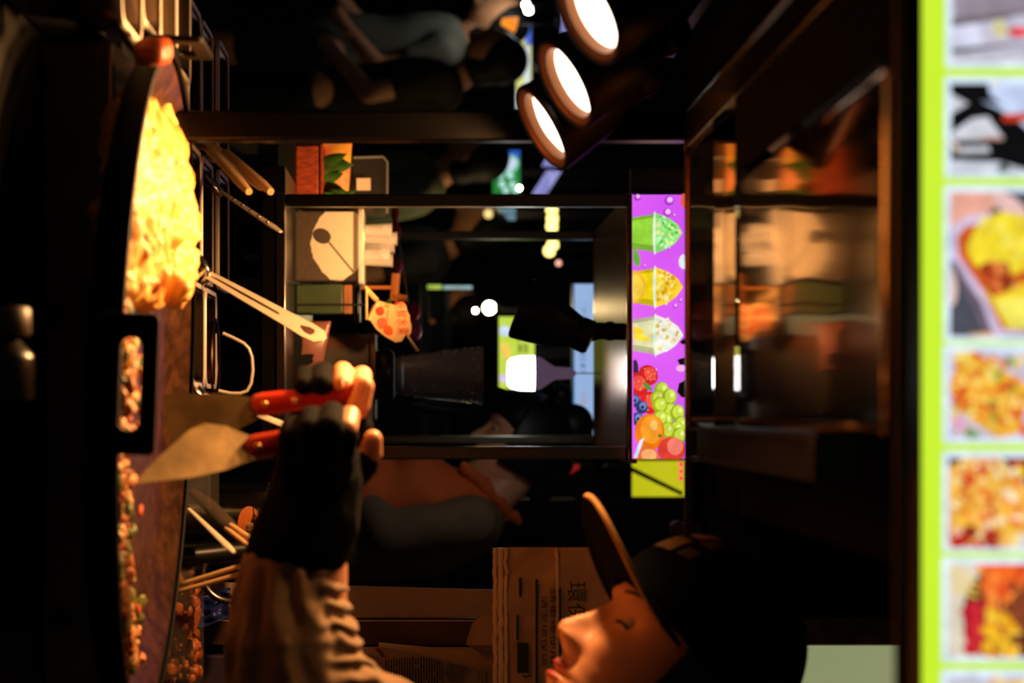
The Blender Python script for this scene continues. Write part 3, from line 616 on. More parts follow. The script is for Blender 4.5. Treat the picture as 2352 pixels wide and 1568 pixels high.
pr = Print(nd - .0105); pr.poly((110, 112, 84), oval(1545, 1045, 24, 22, 0, 16, .25)); pr.poly((120, 118, 92), oval(1530, 1058, 16, 16, 0, 14, .2)); pr.poly((210, 96, 40), [(1484, 850), (1510, 880), (1516, 898), (1486, 872)]); pr.poly((86, 66, 30), [(1488, 862), (1508, 876), (1508, 886), (1490, 874)])
pr.build_each('printed_art', pm, nw)
# stack of clear plastic bags with green print, hanging
bag = M('milky_plastic', (216, 182, 142), .2, 0, .10, 12, .9, 34, trans=.2, ior=1.2)
bgd = 2.9
bb = thing('plastic_bag_stack', 'stack of translucent plastic bags with green print hanging beside the face', 'plastic bags', P(1400, 1135, bgd))
for k in range(5):
    mb = MB(); du = k * 5; dv = -k * 6
    def sheet(i, j, k=k):
        u = 1256 + 6 * (k % 2) + 420 * i; v = 1136 + (5 - k) * 5 + (270 - 0 * k) * j + 14 * i * (1 - j)
        return P(u, v, bgd + k * .008) + Vector((0, .006 * noise.noise(Vector((i * 5, j * 4, k * 7))) + .0045 * abs(noise.noise(Vector((i * 9 + j * 4, j * 3, k * 3)))) - .006, 0))
    mb.grid(sheet, 70, 50); mb.build('bag', bag, bb, solid=.0006)
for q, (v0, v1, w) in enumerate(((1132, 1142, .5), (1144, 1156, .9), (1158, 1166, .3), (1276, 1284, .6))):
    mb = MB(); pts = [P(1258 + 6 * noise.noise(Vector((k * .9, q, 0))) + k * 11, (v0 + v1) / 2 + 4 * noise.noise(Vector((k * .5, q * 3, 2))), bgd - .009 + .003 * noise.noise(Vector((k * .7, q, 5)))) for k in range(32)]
    mb.tube(pts, [(v1 - v0) / 2 * bgd / F * (1 + .4 * noise.noise(Vector((k * 1.1, q, 9)))) for k in range(32)], 8, flat=.5); mb.build('folded_edge', M('bag_fold_highlight', (246, 214, 170), .18, 0, .08, 14, .8, 40), bb)  # bag folds, with highlights painted in as paler plastic
gi = M('green_ink', (24, 50, 26), .6, 0, .15)
def bar(u0, u1, v0, v1):
    mb = MB(); pxbox(mb, u0, u1, v0, v1, bgd - .0125, .0004); mb.build('printed_line', gi, bb, smooth=False)
for q in ((1326, 1370, 1192, 1198), (1412, 1470, 1186, 1192), (1330, 1568, 1230, 1236), (1350, 1500, 1284, 1289), (1476, 1545, 1188, 1214)): bar(*q)
text('清潔環保袋', 'lettering', (1366, 1526, 1242, 1256), bgd, gi, bb, .0128)
text('請重複使用', 'lettering', (1350, 1520, 1262, 1276), bgd, gi, bb, .0128)
text('環', 'lettering', (1334, 1380, 1302, 1344), bgd, gi, bb, .0128)
text('保', 'lettering', (1384, 1430, 1302, 1344), bgd, gi, bb, .0128)
pr = Print(bgd - .0128); pr.poly((24, 50, 26), [(1540, 1200), (1556, 1204), (1552, 1222)]); pr.poly((190, 160, 120), [(1543, 1203), (1552, 1206), (1550, 1217)]); pr.build('recycling_mark', pm, bb)
mb = MB(); mb.tube([P(1415, 1128, 3.0), P(1440, 1120, 2.99), P(1480, 1110, 2.98), P(1500, 1120, 2.99)], [.012, .02, .022, .008], 12, flat=.4); mb.build('crumpled_corner', bag, bb)
mb = MB(); mb.tube([P(1480, 870, 3.05), P(1494, 960, 3.04), P(1510, 1060, 3.03), P(1516, 1140, 3.0)], [.003, .006, .01, .018], 12, flat=.35); mb.build('twisted_strap', bag, bb)
mb = MB()
def bb_(i, j):
    u = 1360 + 70 * i + 10 * math.sin(j * 5); v = 425 + 105 * j + 14 * noise.noise(Vector((i * 5, 2, 0)))
    return P(u, max(v, 400), 2.98) + Vector((0, .012 * noise.noise(Vector((i * 4, j * 4, 1))), 0))
mb.grid(bb_, 22, 22)
tag(mb.build('blue_plastic_bag', M('blue_film', (34, 44, 110), .35, 0, .2, 30), solid=.001), 'crumpled dark blue plastic bag under the ring handle', 'plastic bag')
mb = MB(); pxbox(mb, 1505, 1720, 380, 560, 2.92, .02); mb.v = [Vector((p.x, p.y, max(p.z, CT + .001))) for p in mb.v]
tag(mb.build('purple_box', M('dark_purple_card', (40, 24, 44), .6, 0, .1), bevel=.002), 'dark purple box in the lower right corner behind the relish', 'box')
# ================================================================== spot lamps over the pan
lens = M('lamp_lens', (255, 226, 196), .3, 0, .04, 60, emit=5, c2=(255, 240, 222))
trim = M('lamp_reflector', (120, 76, 46), .5, .6, .05)
lamp_black = M('lamp_black', (15, 14, 14), .42, 0, .15)
def lamp(c, n, label, watts, r=.0475, post=None, group='black spot lamps', lit=True, spot=116, blend=.9):
    c = Vector(c); n = Vector(n).normalized(); t = thing('spot_lamp', label, 'lamp', c, group)
    mt = axis(c, n)                               # +z = light direction, rim at z = 0
    MB().lathe([(r * 1.0, .0), (r * 1.04, -.002), (r * 1.05, -.006), (r * .98, -.03), (r * .86, -.062), (r * .70, -.078), (r * .52, -.11), (r * .50, -.135), (0, -.137), (0, -.125), (r * .4, -.12), (r * .55, -.09), (r * .8, -.058), (r * .93, -.03), (r * .96, -.004)], mt, 48, close=True).build('shade', lamp_black, t)
    MB().lathe([(r * .95, -.002), (r * .90, -.004), (r * .88, -.0035), (r * .85, -.006), (r * .82, -.0055), (r * .80, -.010), (r * .78, -.0145)], mt, 48).build('reflector_ring', trim, t)
    mb = MB(); mb.lathe([(0, -.009), (r * .3, -.0094), (r * .55, -.0105), (r * .78, -.0145)], mt, 40); mb.build('bulb', lens, t)
    b = c - n * .13
    MB().lathe([(r * .54, -.108), (r * .57, -.112), (r * .57, -.128), (r * .54, -.132)], mt, 32).build('collar', lamp_black, t)
    if post is not None:
        post = Vector(post); MB().tube([b, b + (post - b) * .5 + Vector((0, 0, .004)), post], .008, 12).build('arm', lamp_black, t)
        MB().lathe([(0, 0), (.016, 0), (.017, .003), (.017, .012), (0, .012)], axis(post - Vector((0, 0, .006)), (0, 0, 1)), 20).build('mount', lamp_black, t)
    ld = bpy.data.lights.new('spot', 'SPOT'); ld.energy = watts; ld.color = WARM; ld.spot_size = math.radians(spot); ld.spot_blend = blend; ld.shadow_soft_size = .02
    lo = bpy.data.objects.new('spot_light', ld); COL.objects.link(lo); lo.parent = t; lo.location = n * .004
    lo.rotation_euler = (-n).to_track_quat('Z', 'Y').to_euler()
    return t
TZ = ZC + .262
MB_t = MB(); MB_t.box((-.438, 1.7, TZ), (-.412, 2.8, TZ + .02))
tk = tag(MB_t.build('lamp_track', lamp_black, bevel=.002), 'black bar under the hood that carries the spot lamps', 'lamp track')
mb = MB(); mb.box((-.438, 1.9, TZ + .021), (-.295, 1.93, TZ + .034)); mb.build('track_arm', lamp_black, tk)
c1 = P(40, 1345, 2.11); c2 = P(197, 1293, 2.27); c3 = P(297, 1240, 2.36)
lamp(c1, (.47, -.34, -.81), 'topmost glowing black spot lamp, cut off by the picture edge', LAMP_W * .3, r=.0448, post=(-.425, c1.y + .06, TZ))
lamp(c2, (.48, -.27, -.83), 'middle of the three glowing spot lamps, face most open', LAMP_W, r=.0437, post=(-.425, c2.y + .06, TZ))
lamp(c3, (.50, -.2, -.84), 'spot lamp nearest the corner post, seen almost edge-on', LAMP_W * 2.0, r=.044, post=(-.425, c3.y + .05, TZ), spot=150, blend=.35)
# ================================================================== neighbouring stall
NB = 4.1
ns = thing('fruit_stall', 'neighbouring steel framed fruit drink stall with counter and warm soffit', 'stall', (-.15, 4.6, 0))
gst = M('grey_green_steel', (112, 112, 100), .35, 1, .12, 9, .05, 60)
def post(u0, u1, v0, v1, d, dep=.03, nm='post', mat=gst):
    mb = MB(); pxbox(mb, u0, u1, v0, v1, d, dep); mb.v = [Vector((p.x, p.y, max(0, p.z))) for p in mb.v]; return mb.build(nm, mat, ns, bevel=.002)
post(445, 474, 656, 1439, NB); post(1025, 1055, 656, 1439, NB)
post(440, 1058, 600, 632, NB, .03, 'bottom_rail'); post(440, 1058, 633, 655, NB - .004, .04, 'bottom_rail', steel)
post(440, 1058, 1440, 1449, NB, .03, 'top_rail', copper_lit_edge)
post(530, 550, 700, 1364, 5.1); post(1000, 1018, 700, 1364, 5.1); post(530, 1018, 1365, 1376, 5.1, .03, 'top_rail', copper_lit_edge)
a = P(445, 1450, NB); MB().box((-.385, NB + .032, ZC + .345), (.085, 5.13, ZC + .352)).build('soffit_panel', M('copper_lit_steel', (150, 104, 74), .3, 1, .2, 6, .1, 20), ns)  # steel panel, its copper tone is lamplight painted into the colour
MB().box((-.385, NB + .042, 1.0 - .03), (.085, 5.09, 1.0)).build('counter_top', steel_dark, ns)
MB().box((-.385, NB + .05, .1), (-.375, 5.09, .968)).build('side_panel', gst, ns); MB().box((.075, NB + .05, .1), (.085, 5.09, .968)).build('side_panel', gst, ns)
MB().box((-.372, NB + .05, .1), (.072, NB + .06, .968)).build('front_panel', M('dark_front_panel', (26, 30, 40), .3, .3, .2), ns)
post(640, 662, 250, 598, NB - .004, .03, 'leg'); post(1030, 1052, 250, 598, NB - .004, .03, 'leg')
post(583, 598, 560, 596, NB, .03, 'bracket')
# left wing of the stall: outer post and ledge with produce
post(380, 443, 600, 655, NB + .01, .4, 'side_ledge')
# magenta sign
sg = thing('fruit_drink_sign', 'glowing magenta sign with cups of fruit smoothie and fresh fruit', 'sign', P(750, 1450, NB))
mb = MB(); pxbox(mb, 445, 1055, 1450, 1800, NB - .02, .05); mb.build('housing', black, sg, bevel=.002)
mb = MB(); pxbox(mb, 447, 1053, 1452, 1798, NB - .0215, .001); mb.build('lit_face', M('magenta_backlit', (205, 75, 240), .4, 0, .06, 2, emit=1.0, c2=(250, 118, 255)), sg, smooth=False)
pr = Print(NB - .0217, (447, 1053, 1452, 1798), .00015); em2 = print_mat('backlit_fruit_print', 1.0, .18, 50)
def cup(u, cone, cream, lo):
    pr.poly(tuple(int(x * .82) for x in cone), [(u - 34, 1440), (u + 34, 1440), (u + 44, 1506), (u - 44, 1506)]); pr.poly(cone, [(u - 26, 1440), (u + 20, 1440), (u + 30, 1506), (u - 36, 1506)])
    pr.poly((226, 244, 214), oval(u, 1504, 50, 5))
    pr.poly(cream, [(u - 46, 1506), (u + 46, 1506), (u + 34, 1536), (u + 22, 1552), (u, 1568), (u - 20, 1556), (u - 34, 1536)])
    for _ in range(34):
        a_ = R.uniform(-36, 36); pr.poly(R.choice(lo), oval(u + a_, R.uniform(1508, 1562 - abs(a_) * .8), R.uniform(3, 8), R.uniform(2, 6), R.random() * 3, 9, .3))
cup(535, (150, 214, 60), (140, 226, 110), [(170, 240, 150), (210, 240, 150), (232, 220, 160), (90, 190, 70), (190, 250, 180)])
cup(660, (246, 214, 20), (250, 210, 50), [(255, 232, 110), (226, 160, 40), (255, 240, 170), (240, 190, 30)])
cup(770, (226, 222, 170), (246, 244, 226), [(255, 255, 250), (226, 190, 90), (240, 214, 130), (236, 236, 210)])
pr.poly((246, 190, 50), oval(660, 1452, 38, 30)); pr.poly((255, 214, 70), oval(660, 1452, 30, 23)); pr.poly((110, 180, 60), oval(592, 1458, 22, 9, .3)); pr.poly((250, 210, 40), oval(758, 1458, 22, 7, 1.2)); pr.poly((255, 226, 60), oval(775, 1466, 26, 7, 1.35))
for u, v, r in ((455, 1462, 8), (463, 1534, 11), (490, 1530, 10), (496, 1546, 4), (572, 1534, 4), (848, 1484, 8), (846, 1472, 5), (850, 1504, 4), (690, 1560, 5), (703, 1548, 5), (612, 1478, 4)):
    pr.poly((176, 60, 200), oval(u, v, r, r)); pr.poly((250, 190, 255), oval(u - r * .2, v + r * .2, r * .6, r * .6))
pr.poly((240, 240, 246), oval(604, 1568, 18, 14, 0, 12, .3)); pr.poly((236, 90, 70), oval(462, 1574, 20, 14)); pr.poly((60, 40, 70), oval(850, 1456, 24, 8)); pr.poly((246, 170, 230), oval(846, 1562, 8, 12))
for u, v, r in ((862, 1486, 22), (884, 1460, 26), (925, 1490, 24)):
    pr.poly((214, 36, 34), oval(u, v, r * 1.1, r, .5)); pr.poly((240, 80, 66), oval(u - 4, v + 5, r * .7, r * .6, .5))
    for _ in range(10): pr.poly((250, 170, 110), oval(u + R.uniform(-.7, .7) * r, v + R.uniform(-.7, .7) * r, 1.6, 1.6))
pr.poly((90, 150, 50), oval(888, 1484, 14, 5, .9))
for u, v in ((896, 1516), (915, 1508), (912, 1534), (944, 1534), (948, 1552), (966, 1524), (974, 1560), (985, 1548), (1000, 1556), (930, 1512), (960, 1512), (988, 1528)):
    pr.poly((150, 176, 30), oval(u, v, 19, 17)); pr.poly((206, 226, 70), oval(u - 2, v + 2, 15, 13)); pr.poly((240, 250, 160), oval(u - 5, v + 6, 5, 4))
for u, v in ((935, 1470), (962, 1460), (920, 1452)):
    pr.poly((44, 58, 110), oval(u, v, 15, 14)); pr.poly((110, 136, 200), oval(u - 3, v + 3, 9, 8)); pr.poly((30, 40, 80), oval(u, v + 2, 4, 4))
pr.poly((244, 120, 20), oval(992, 1488, 42, 34)); pr.poly((255, 160, 40), oval(986, 1492, 32, 25)); pr.poly((255, 200, 110), oval(976, 1498, 12, 8)); pr.poly((90, 120, 40), oval(1000, 1511, 4, 4))
pr.poly((226, 64, 50), oval(1032, 1538, 30, 32)); pr.poly((250, 130, 110), oval(1024, 1546, 20, 18)); pr.poly((240, 110, 60), oval(1050, 1480, 24, 30)); pr.poly((255, 180, 110), oval(1044, 1486, 14, 18))
pr.poly((214, 230, 246), [(1050, 1450), (1050, 1460), (1004, 1476), (1010, 1466)])
pr.build('fruit_print', em2, sg)
for pts in ([(776, 1574), (784, 1562), (790, 1566), (790, 1580)], [(820, 1574), (826, 1556), (838, 1562), (838, 1580)], [(872, 1576), (880, 1560), (900, 1556), (912, 1566), (912, 1580)]):
    MB().prism([((u - U0) * 4.07 / F, ZC + (v - V0) * 4.07 / F) for u, v in pts], .003, Matrix(((1, 0, 0, 0), (0, 0, 1, 4.07), (0, 1, 0, 0), (0, 0, 0, 1)))).build('torn_tape', M('grey_tape', (44, 44, 48), .6), sg, smooth=False)
mb = MB(); pxbox(mb, 385, 441, 1450, 1800, NB, .05)
tag(mb.build('grey_sign_edge', M('grey_green_board', (62, 66, 60), .6, 0, .06), bevel=.002), 'plain grey green board left of the magenta sign', 'board')
# ------------------------------------------------------------------ things on the neighbour's counter
N1 = 4.42; k1 = N1 / F
def on(u, d=N1): return (P(u, 0, d).x, d, 1.0)
ZN = 1.0005
bx = thing('sugar_box', 'clear acrylic box of white sugar with a dark scoop inside', 'storage box', on(563))
u0, u1, vt = 482, 646, 822; x0, x1 = P(u0, 0, N1).x, P(u1, 0, N1).x; zt = P(0, vt, N1).z
mb = MB(); mt = Matrix.Translation((0, 0, ZN)); mb.plate(rrect(x0, x1, N1, N1 + .15, .006, 3), rrect(x0 + .002, x1 - .002, N1 + .002, N1 + .148, .005, 3), zt - ZN, mt); mb.prism(rrect(x0, x1, N1, N1 + .15, .006, 3), .002, Matrix.Translation((0, 0, ZN))); mb.build('wall', clear, bx)
mb = MB(); mb.prism(rrect(x0 - .004, x1 + .004, N1 - .004, N1 + .154, .008, 3), .010, Matrix.Translation((0, 0, zt + .0003))); mb.build('lid', M('frosted_lid', (236, 226, 214), .3, 0, .04, alpha=.6), bx, bevel=.002)
def heap(name, lo, hi, mat, label, cat):        # filling of the box between two outlines given as (u, v) heights
    mb = MB(); NX, NY = 40, 18; top = []; low = []
    for r in range(NY + 1):
        for c in range(NX + 1):
            u = 486 + 156 * c / NX; y = N1 + .004 + .142 * r / NY; x = P(u, 0, N1).x; w = .0016 * noise.noise(Vector((x * 160, y * 160, 0))); e = 1 - .25 * (r / NY) ** 2
            lo_, hi_ = interp(lo, u)[0], interp(hi, u)[0]
            top.append(Vector((x, y, ZN + (hi_ - 655) * k1 * e + w))); low.append(Vector((x, y, ZN + max(.003, (lo_ - 655) * k1 * e + w))))
    nx = NX + 1; n0 = len(top); f = [(r * nx + c, r * nx + c + 1, (r + 1) * nx + c + 1, (r + 1) * nx + c) for r in range(NY) for c in range(NX)]
    ed = [c for c in range(nx)] + [r * nx + NX for r in range(1, NY + 1)] + [NY * nx + c for c in range(NX - 1, -1, -1)] + [r * nx for r in range(NY - 1, 0, -1)]
    f2 = [(ed[q], ed[(q + 1) % len(ed)], n0 + ed[(q + 1) % len(ed)], n0 + ed[q]) for q in range(len(ed))]
    mb.add(top + low, f + [tuple(q + n0 for q in reversed(g_)) for g_ in f] + f2); return tag(mb.build(name, mat), label, cat, kind='stuff')
arc = [(482, 728), (500, 712), (530, 697), (560, 691), (590, 697), (620, 716), (648, 742)]
heap('white_sugar', arc, [(482, 790), (500, 806), (540, 816), (590, 812), (615, 800), (648, 760)], M('sugar', (255, 236, 206), .8, 0, .05, 200, .3, 300), 'white sugar heaped inside the clear acrylic box', 'sugar')
heap('brown_sugar', [(482, 656), (648, 656)], [(u, v - 1.5) for u, v in arc], M('brown_sugar', (70, 48, 26), .8, 0, .3, 120, .3, 300), 'dark brown layer under the white sugar in the clear box', 'sugar')
sp = thing('sugar_scoop', 'dark scoop standing in the sugar box', 'scoop', P(545, 745, N1 + .003)); dk = M('dark_scoop', (70, 50, 40), .4, 0, .1)
MB().ell(P(542, 740, N1 + .0032), (.001, 17 * k1, 21 * k1), axis((0, 0, 0), (.5, 0, 1)), 16, 10).build('bowl', dk, sp); MB().tube([P(556, 756, N1 + .0034), P(624, 812, N1 + .0034)], .0012, 8).build('handle', dk, sp)
# cups on the lid
cupm = M('cup_plastic', (244, 238, 232), .1, 0, .03, alpha=.2)
for i, (u, v) in enumerate(((528, 900), (548, 912), (566, 906), (584, 896), (598, 902))):
    d = N1 + .03 + .022 * (i % 3); x = P(u, 0, d).x; t = thing('clear_cup', 'clear plastic cup on the sugar box lid, %s from the left' % ('first', 'second', 'third', 'fourth', 'fifth')[i], 'cup', (x, d, zt + .0105), 'clear cups on the sugar box')
    h = P(0, v, d).z - zt - .0105; mb = MB(); mb.lathe([(0, 0), (.009, 0), (.0095, .001), (.0125, h - .002), (.0135, h - .002), (.0135, h), (.0118, h), (.0088, .002), (0, .002)], Matrix.Translation((x, d, zt + .0106)), 24); mb.build('cup_wall', cupm, t)
    MB().tube([Vector((x + .0132 * math.cos(w * math.pi / 8), d + .0132 * math.sin(w * math.pi / 8), zt + .0106 + h)) for w in range(16)], .0009, 6, closed=True).build('rolled_rim', clear, t)
# left produce
pl = thing('produce_ledge', 'narrow ledge carrying produce left of the stall post', 'ledge', (P(400, 0, N1).x, N1, 0))
xa, xb = P(325, 0, N1).x, P(478, 0, N1).x
MB().box((xa, N1 + .0, ZN - .03), (xb, N1 + .17, ZN - .001)).build('board', gst, pl); MB().box((xa, N1 + .02, .0), (xa + .02, N1 + .04, ZN - .031)).build('leg', gst, pl); MB().box((xa + .0, N1 + .14, .0), (xa + .02, N1 + .16, ZN - .031)).build('leg', gst, pl)
mb = MB(); pxbox(mb, 332, 472, 664, 734, N1 + .01, .1); mb.v = [Vector((p.x, p.y, max(p.z, ZN))) for p in mb.v]
cr = tag(mb.build('woven_crate', M('orange_weave', (150, 58, 18), .6, 0, .4, 60, .5, 120, stretch=(6, 1, 1)), bevel=.004, o=Vector((0, 0, 0))), 'orange woven crate on the produce ledge', 'crate')
mb = MB(); rz = P(0, 736, N1).z; MB().box((P(330, 0, N1).x, N1 + .008, rz), (P(474, 0, N1).x, N1 + .112, rz + .004)).build('rim', M('orange_weave', (226, 96, 30)), cr)
lf = thing('leaf_bundle', 'bundle of dark green pineapple leaves on the orange crate', 'leaves', (P(390, 0, N1).x, N1 + .06, rz + .004)); lm = M('green_leaf', (50, 96, 26), .5, 0, .35, 30)
for k in range(15):
    b0 = Vector((P(R.uniform(345, 460), 0, N1).x, N1 + R.uniform(.02, .1), rz + .005)); q = Vector((R.uniform(-.35, .35), R.uniform(-.35, .2), 1)); L = R.uniform(.03, .062)
    MB().tube([b0 + q * L * s + Vector((q.x * .02 * s * s, -.006 * s * s, 0)) for s in (0, .25, .5, .75, 1)], [.007, .010, .009, .006, .0006], 6, flat=.18).build('leaf', lm, lf)
pk = thing('snack_bag', 'bright yellow and pink printed bag standing behind the leaves', 'bag', (P(385, 0, N1).x, N1 + .1, rz + .004))
def pkf(i, j):
    u = 322 + 122 * i; v = 738 + (70 - 14 * i) * j + 6 * i
    return P(u, v, N1 + .118) - Vector((0, .012 * math.sin(i * math.pi) * math.sin(j * math.pi), 0))
mb = MB(); mb.grid(pkf, 14, 12); mb.build('bag_front', M('yellow_print_film', (255, 196, 70), .35, 0, .3, 26, c2=(255, 96, 110)), pk, solid=.001)
mb = MB(); mb.grid(lambda i, j: pkf(i, j) + Vector((0, .02 + .024 * math.sin(i * math.pi) * math.sin(j * math.pi), 0)), 14, 12); mb.build('bag_back', M('yellow_print_film', (255, 196, 70)), pk, solid=.001)
cb = thing('takeaway_box', 'clear hinged takeaway box with a white price tag', 'box', P(425, 806, N1 + .19)); d = N1 + .125
mb = MB(); a = P(358, 808, d); b = P(498, 888, d); mb.box((a.x, d, a.z), (b.x, d + .012, b.z)); mb.build('tray_half', clear, cb, bevel=.004)
MB().tube([P(362, 812, d - .002), P(360, 880, d - .002), P(372, 890, d - .002), P(490, 889, d - .002)], .0022, 8).build('hinged_edge', M('cup_plastic', (244, 238, 232)), cb)
mb = MB(); pxbox(mb, 409, 437, 819, 851, d - .0008, .0006); mb.build('price_tag', M('white_tag', (255, 226, 196), .6, 0, .03), cb)
mb = MB(); mb.box((P(345, 0, d).x, d - .004, P(0, 804, d).z), (P(500, 0, d).x, d + .05, P(0, 807, d).z)); mb.build('shelf_strip', clear, cb)
# green tin, card, blender, grey appliance, bag
gb = thing('green_tin', 'dull green tin with a tan band beside the sugar box', 'tin', on(686)); mb = MB(); pxbox(mb, 652, 720, 655, 788, N1 + .03, .08); mb.v = [Vector((p.x, p.y, max(p.z, ZN))) for p in mb.v]; mb.build('tin_body', M('dull_green', (58, 72, 46), .5, 0, .1), gb, bevel=.003)
mb = MB(); pxbox(mb, 654, 720, 789, 808, N1 + .03, .08); mb.build('tan_band', M('tan_band', (150, 96, 56), .5), gb, bevel=.001)
mb = MB(); pxbox(mb, 650, 738, 812, 826, N1 + .03, .09); mb.build('lid', black, gb, bevel=.003)
tj = [(P(0, 809, N1 + .03).z)]
cd = thing('fruit_sign_card', 'cream cut-out card with red Chinese characters on a stick', 'sign card', P(735, 840, N1)); cdm = M('cream_card', (255, 196, 130), .6, 0, .06)
cdd = N1 + .015
out = [(690, 868), (700, 906), (692, 922), (700, 932), (716, 936), (724, 941), (738, 942), (748, 945), (764, 944), (772, 938), (768, 932), (784, 922), (786, 908), (774, 886), (756, 864), (738, 852), (722, 846), (700, 856)]
mtc = Matrix(((1, 0, 0, 0), (0, 0, 1, cdd), (0, 1, 0, 0), (0, 0, 0, 1)))
MB().prism([((u - U0) * cdd / F, ZC + (v - V0) * cdd / F) for u, v in out], .004, mtc).build('card', cdm, cd, bevel=.0008, smooth=False)
red = M('red_ink', (226, 60, 28), .6, 0, .1)
for ch, bx_ in (('新', (692, 709, 905, 931)), ('鮮', (712, 728, 908, 935)), ('水', (731, 749, 911, 938)), ('果', (751, 769, 911, 938))): text(ch, 'lettering', bx_, cdd, red, cd, .0006)
text('100%', 'lettering', (684 + 4, 708, 886, 897), cdd, M('green_print', (60, 130, 40), .6), cd, .0006, -.5); text('Taiwan', 'lettering', (712, 736, 887, 893), cdd, M('brown_print', (120, 60, 40), .6), cd, .0006)
pr = Print(cdd - .0004); pr.poly((206, 66, 46), oval(714, 873, 11, 10, 0, 14, .2)); pr.poly((240, 110, 70), oval(742, 878, 14, 12, 0, 14, .2)); pr.poly((226, 100, 30), oval(758, 892, 13, 10, .5, 14, .2)); pr.build('card_picture', pm, cd)
MB().tube([P(770, 935, cdd + .006), P(806, 960, cdd + .004)], [.0022, .003], 8).build('stick', wood, cd)
ywd = M('yellow_wood', (250, 200, 130), .5)
MB().tube([P(660, 838, cdd + .002), P(690, 866, cdd), ], .0045, 8, flat=.5).build('clip', ywd, cd); MB().tube([P(692, 868, cdd - .002), P(734, 846, cdd - .002)], .003, 8).build('clip', ywd, cd); MB().tube([P(662, 842, cdd - .002), P(734, 842, cdd - .002)], .002, 8).build('clip', ywd, cd)
MB().tube([P(700, 843, cdd + .004), P(700, 640, cdd + .004)], .002, 8).build('support_wire', steel, cd)
wk = thing('wooden_spatula', 'wooden spatula handle standing behind the cream sign card', 'spatula', P(640, 880, N1 + .13))
MB().tube([P(628, 910, N1 + .12), P(690, 905, N1 + .12)], .008, 8, flat=.4).build('blade', M('orange_wood', (214, 130, 60), .5), wk); MB().tube([P(680, 905, N1 + .12), P(685, 935, N1 + .12)], .006, 8).build('knob', M('orange_wood', (214, 130, 60)), wk); MB().tube([P(660, 900, N1 + .12), P(660, 655, N1 + .12)], .004, 8).build('handle', M('orange_wood', (214, 130, 60)), wk)
gp = thing('grey_appliance', 'grey brown appliance housing with a rounded shoulder behind the hand', 'appliance', on(850, N1 + .12)); gm = M('taupe_plastic', (104, 92, 80), .45, 0, .06)
mb = MB(); pxbox(mb, 766, 962, 655, 856, N1 + .1, .14); mb.v = [Vector((p.x, p.y, max(p.z, ZN))) for p in mb.v]; mb.build('housing', gm, gp, bevel=.008)
mb = MB(); pxbox(mb, 764, 964, 850, 862, N1 + .095, .15); mb.build('top_plate', M('brown_plate', (120, 76, 48), .4), gp, bevel=.002)
mb = MB(); pxbox(mb, 776, 800, 670, 840, N1 + .099, .002); mb.build('side_seam', M('brown_plate', (120, 76, 48)), gp)
bl = thing('blender_jar', 'clear smoked blender jar with black base, wet on the outside', 'blender', (P(862, 0, N1 + .17).x, N1 + .17, P(0, 863, N1 + .17).z)); bd2 = N1 + .17; kb = bd2 / F; bxx = P(862, 0, bd2).x; z0 = P(0, 863.5, bd2).z
MB().lathe([(0, 0), (54 * kb, 0), (60 * kb, 6 * kb), (62 * kb, 30 * kb), (52 * kb, 42 * kb), (0, 42 * kb)], Matrix.Translation((bxx, bd2, z0)), 40).build('base', black, bl)
MB().lathe([(40 * kb, 43 * kb), (46 * kb, 60 * kb), (66 * kb, 240 * kb), (68 * kb, 246 * kb), (65 * kb, 246 * kb), (62 * kb, 240 * kb), (43 * kb, 62 * kb), (0, 48 * kb), (0, 43 * kb)], Matrix.Translation((bxx, bd2, z0)), 40).build('jar', M('smoked_clear', (150, 150, 160), .12, 0, .05, alpha=.5), bl)
MB().tube([P(925, 1095, bd2), P(948, 1085, bd2 + .002), P(950, 1030, bd2 + .002), P(934, 945, bd2)], .0085, 10).build('jar_handle', black, bl)
MB().tube([P(905, 1160, bd2), P(880, 1080, bd2), P(850, 930, bd2)], [.009, .011, .012], 12, flat=.6).build('tamper', black, bl)
dm = M('water_drop', (240, 240, 250), .1, 0, .02, trans=.6)
mb = MB()
for k in range(90):
    w = R.uniform(-1.5, 1.5); h = R.uniform(70, 235); r = (46 + 20 * (h - 60) / 180) * kb + .0003
    mb.ell((bxx + r * math.sin(w), bd2 - r * math.cos(w), z0 + h * kb), R.uniform(.0006, .0016), nu=6, nv=4)
mb.build('water_drops', dm, bl)['kind'] = 'stuff'
pb = thing('printed_pouch', 'clear pouch with black and pink print behind the ladle tip', 'pouch', on(800, N1 + .02))
def pbf(i, j): return P(738 + 118 * i, 652 + 108 * j - 22 * i * j, N1 + .03) - Vector((0, .016 * math.sin(i * math.pi) * math.sin(j * math.pi * .9 + .2), 0))
mb = MB(); mb.grid(pbf, 14, 12); mb.v = [Vector((p.x, p.y, max(p.z, ZN))) for p in mb.v]; mb.build('film', M('pouch_film', (150, 96, 84), .3, 0, .2, 30), pb, solid=.001)
pr = Print(N1 + .012); pr.poly((14, 12, 14), oval(790, 672, 40, 22, 0, 14, .3)); pr.poly((14, 12, 14), oval(832, 690, 18, 34, .4, 14, .3)); pr.build('pouch_print', pm, pb)
# lamp over the neighbour's counter
lc = P(706, 1196, 4.2)
lamp(lc, (-.40, .10, -.9), 'unlit looking black cone lamp over the neighbouring counter', SIDE_W, r=.0527, post=P(760, 1400, 4.24), group='black spot lamps', spot=120)
nl = bpy.data.objects['spot_lamp.003']
MB().tube([P(758, 1330, 4.24), P(762, 1438, 4.24)], .015, 12).build('upper_arm', lamp_black, nl)
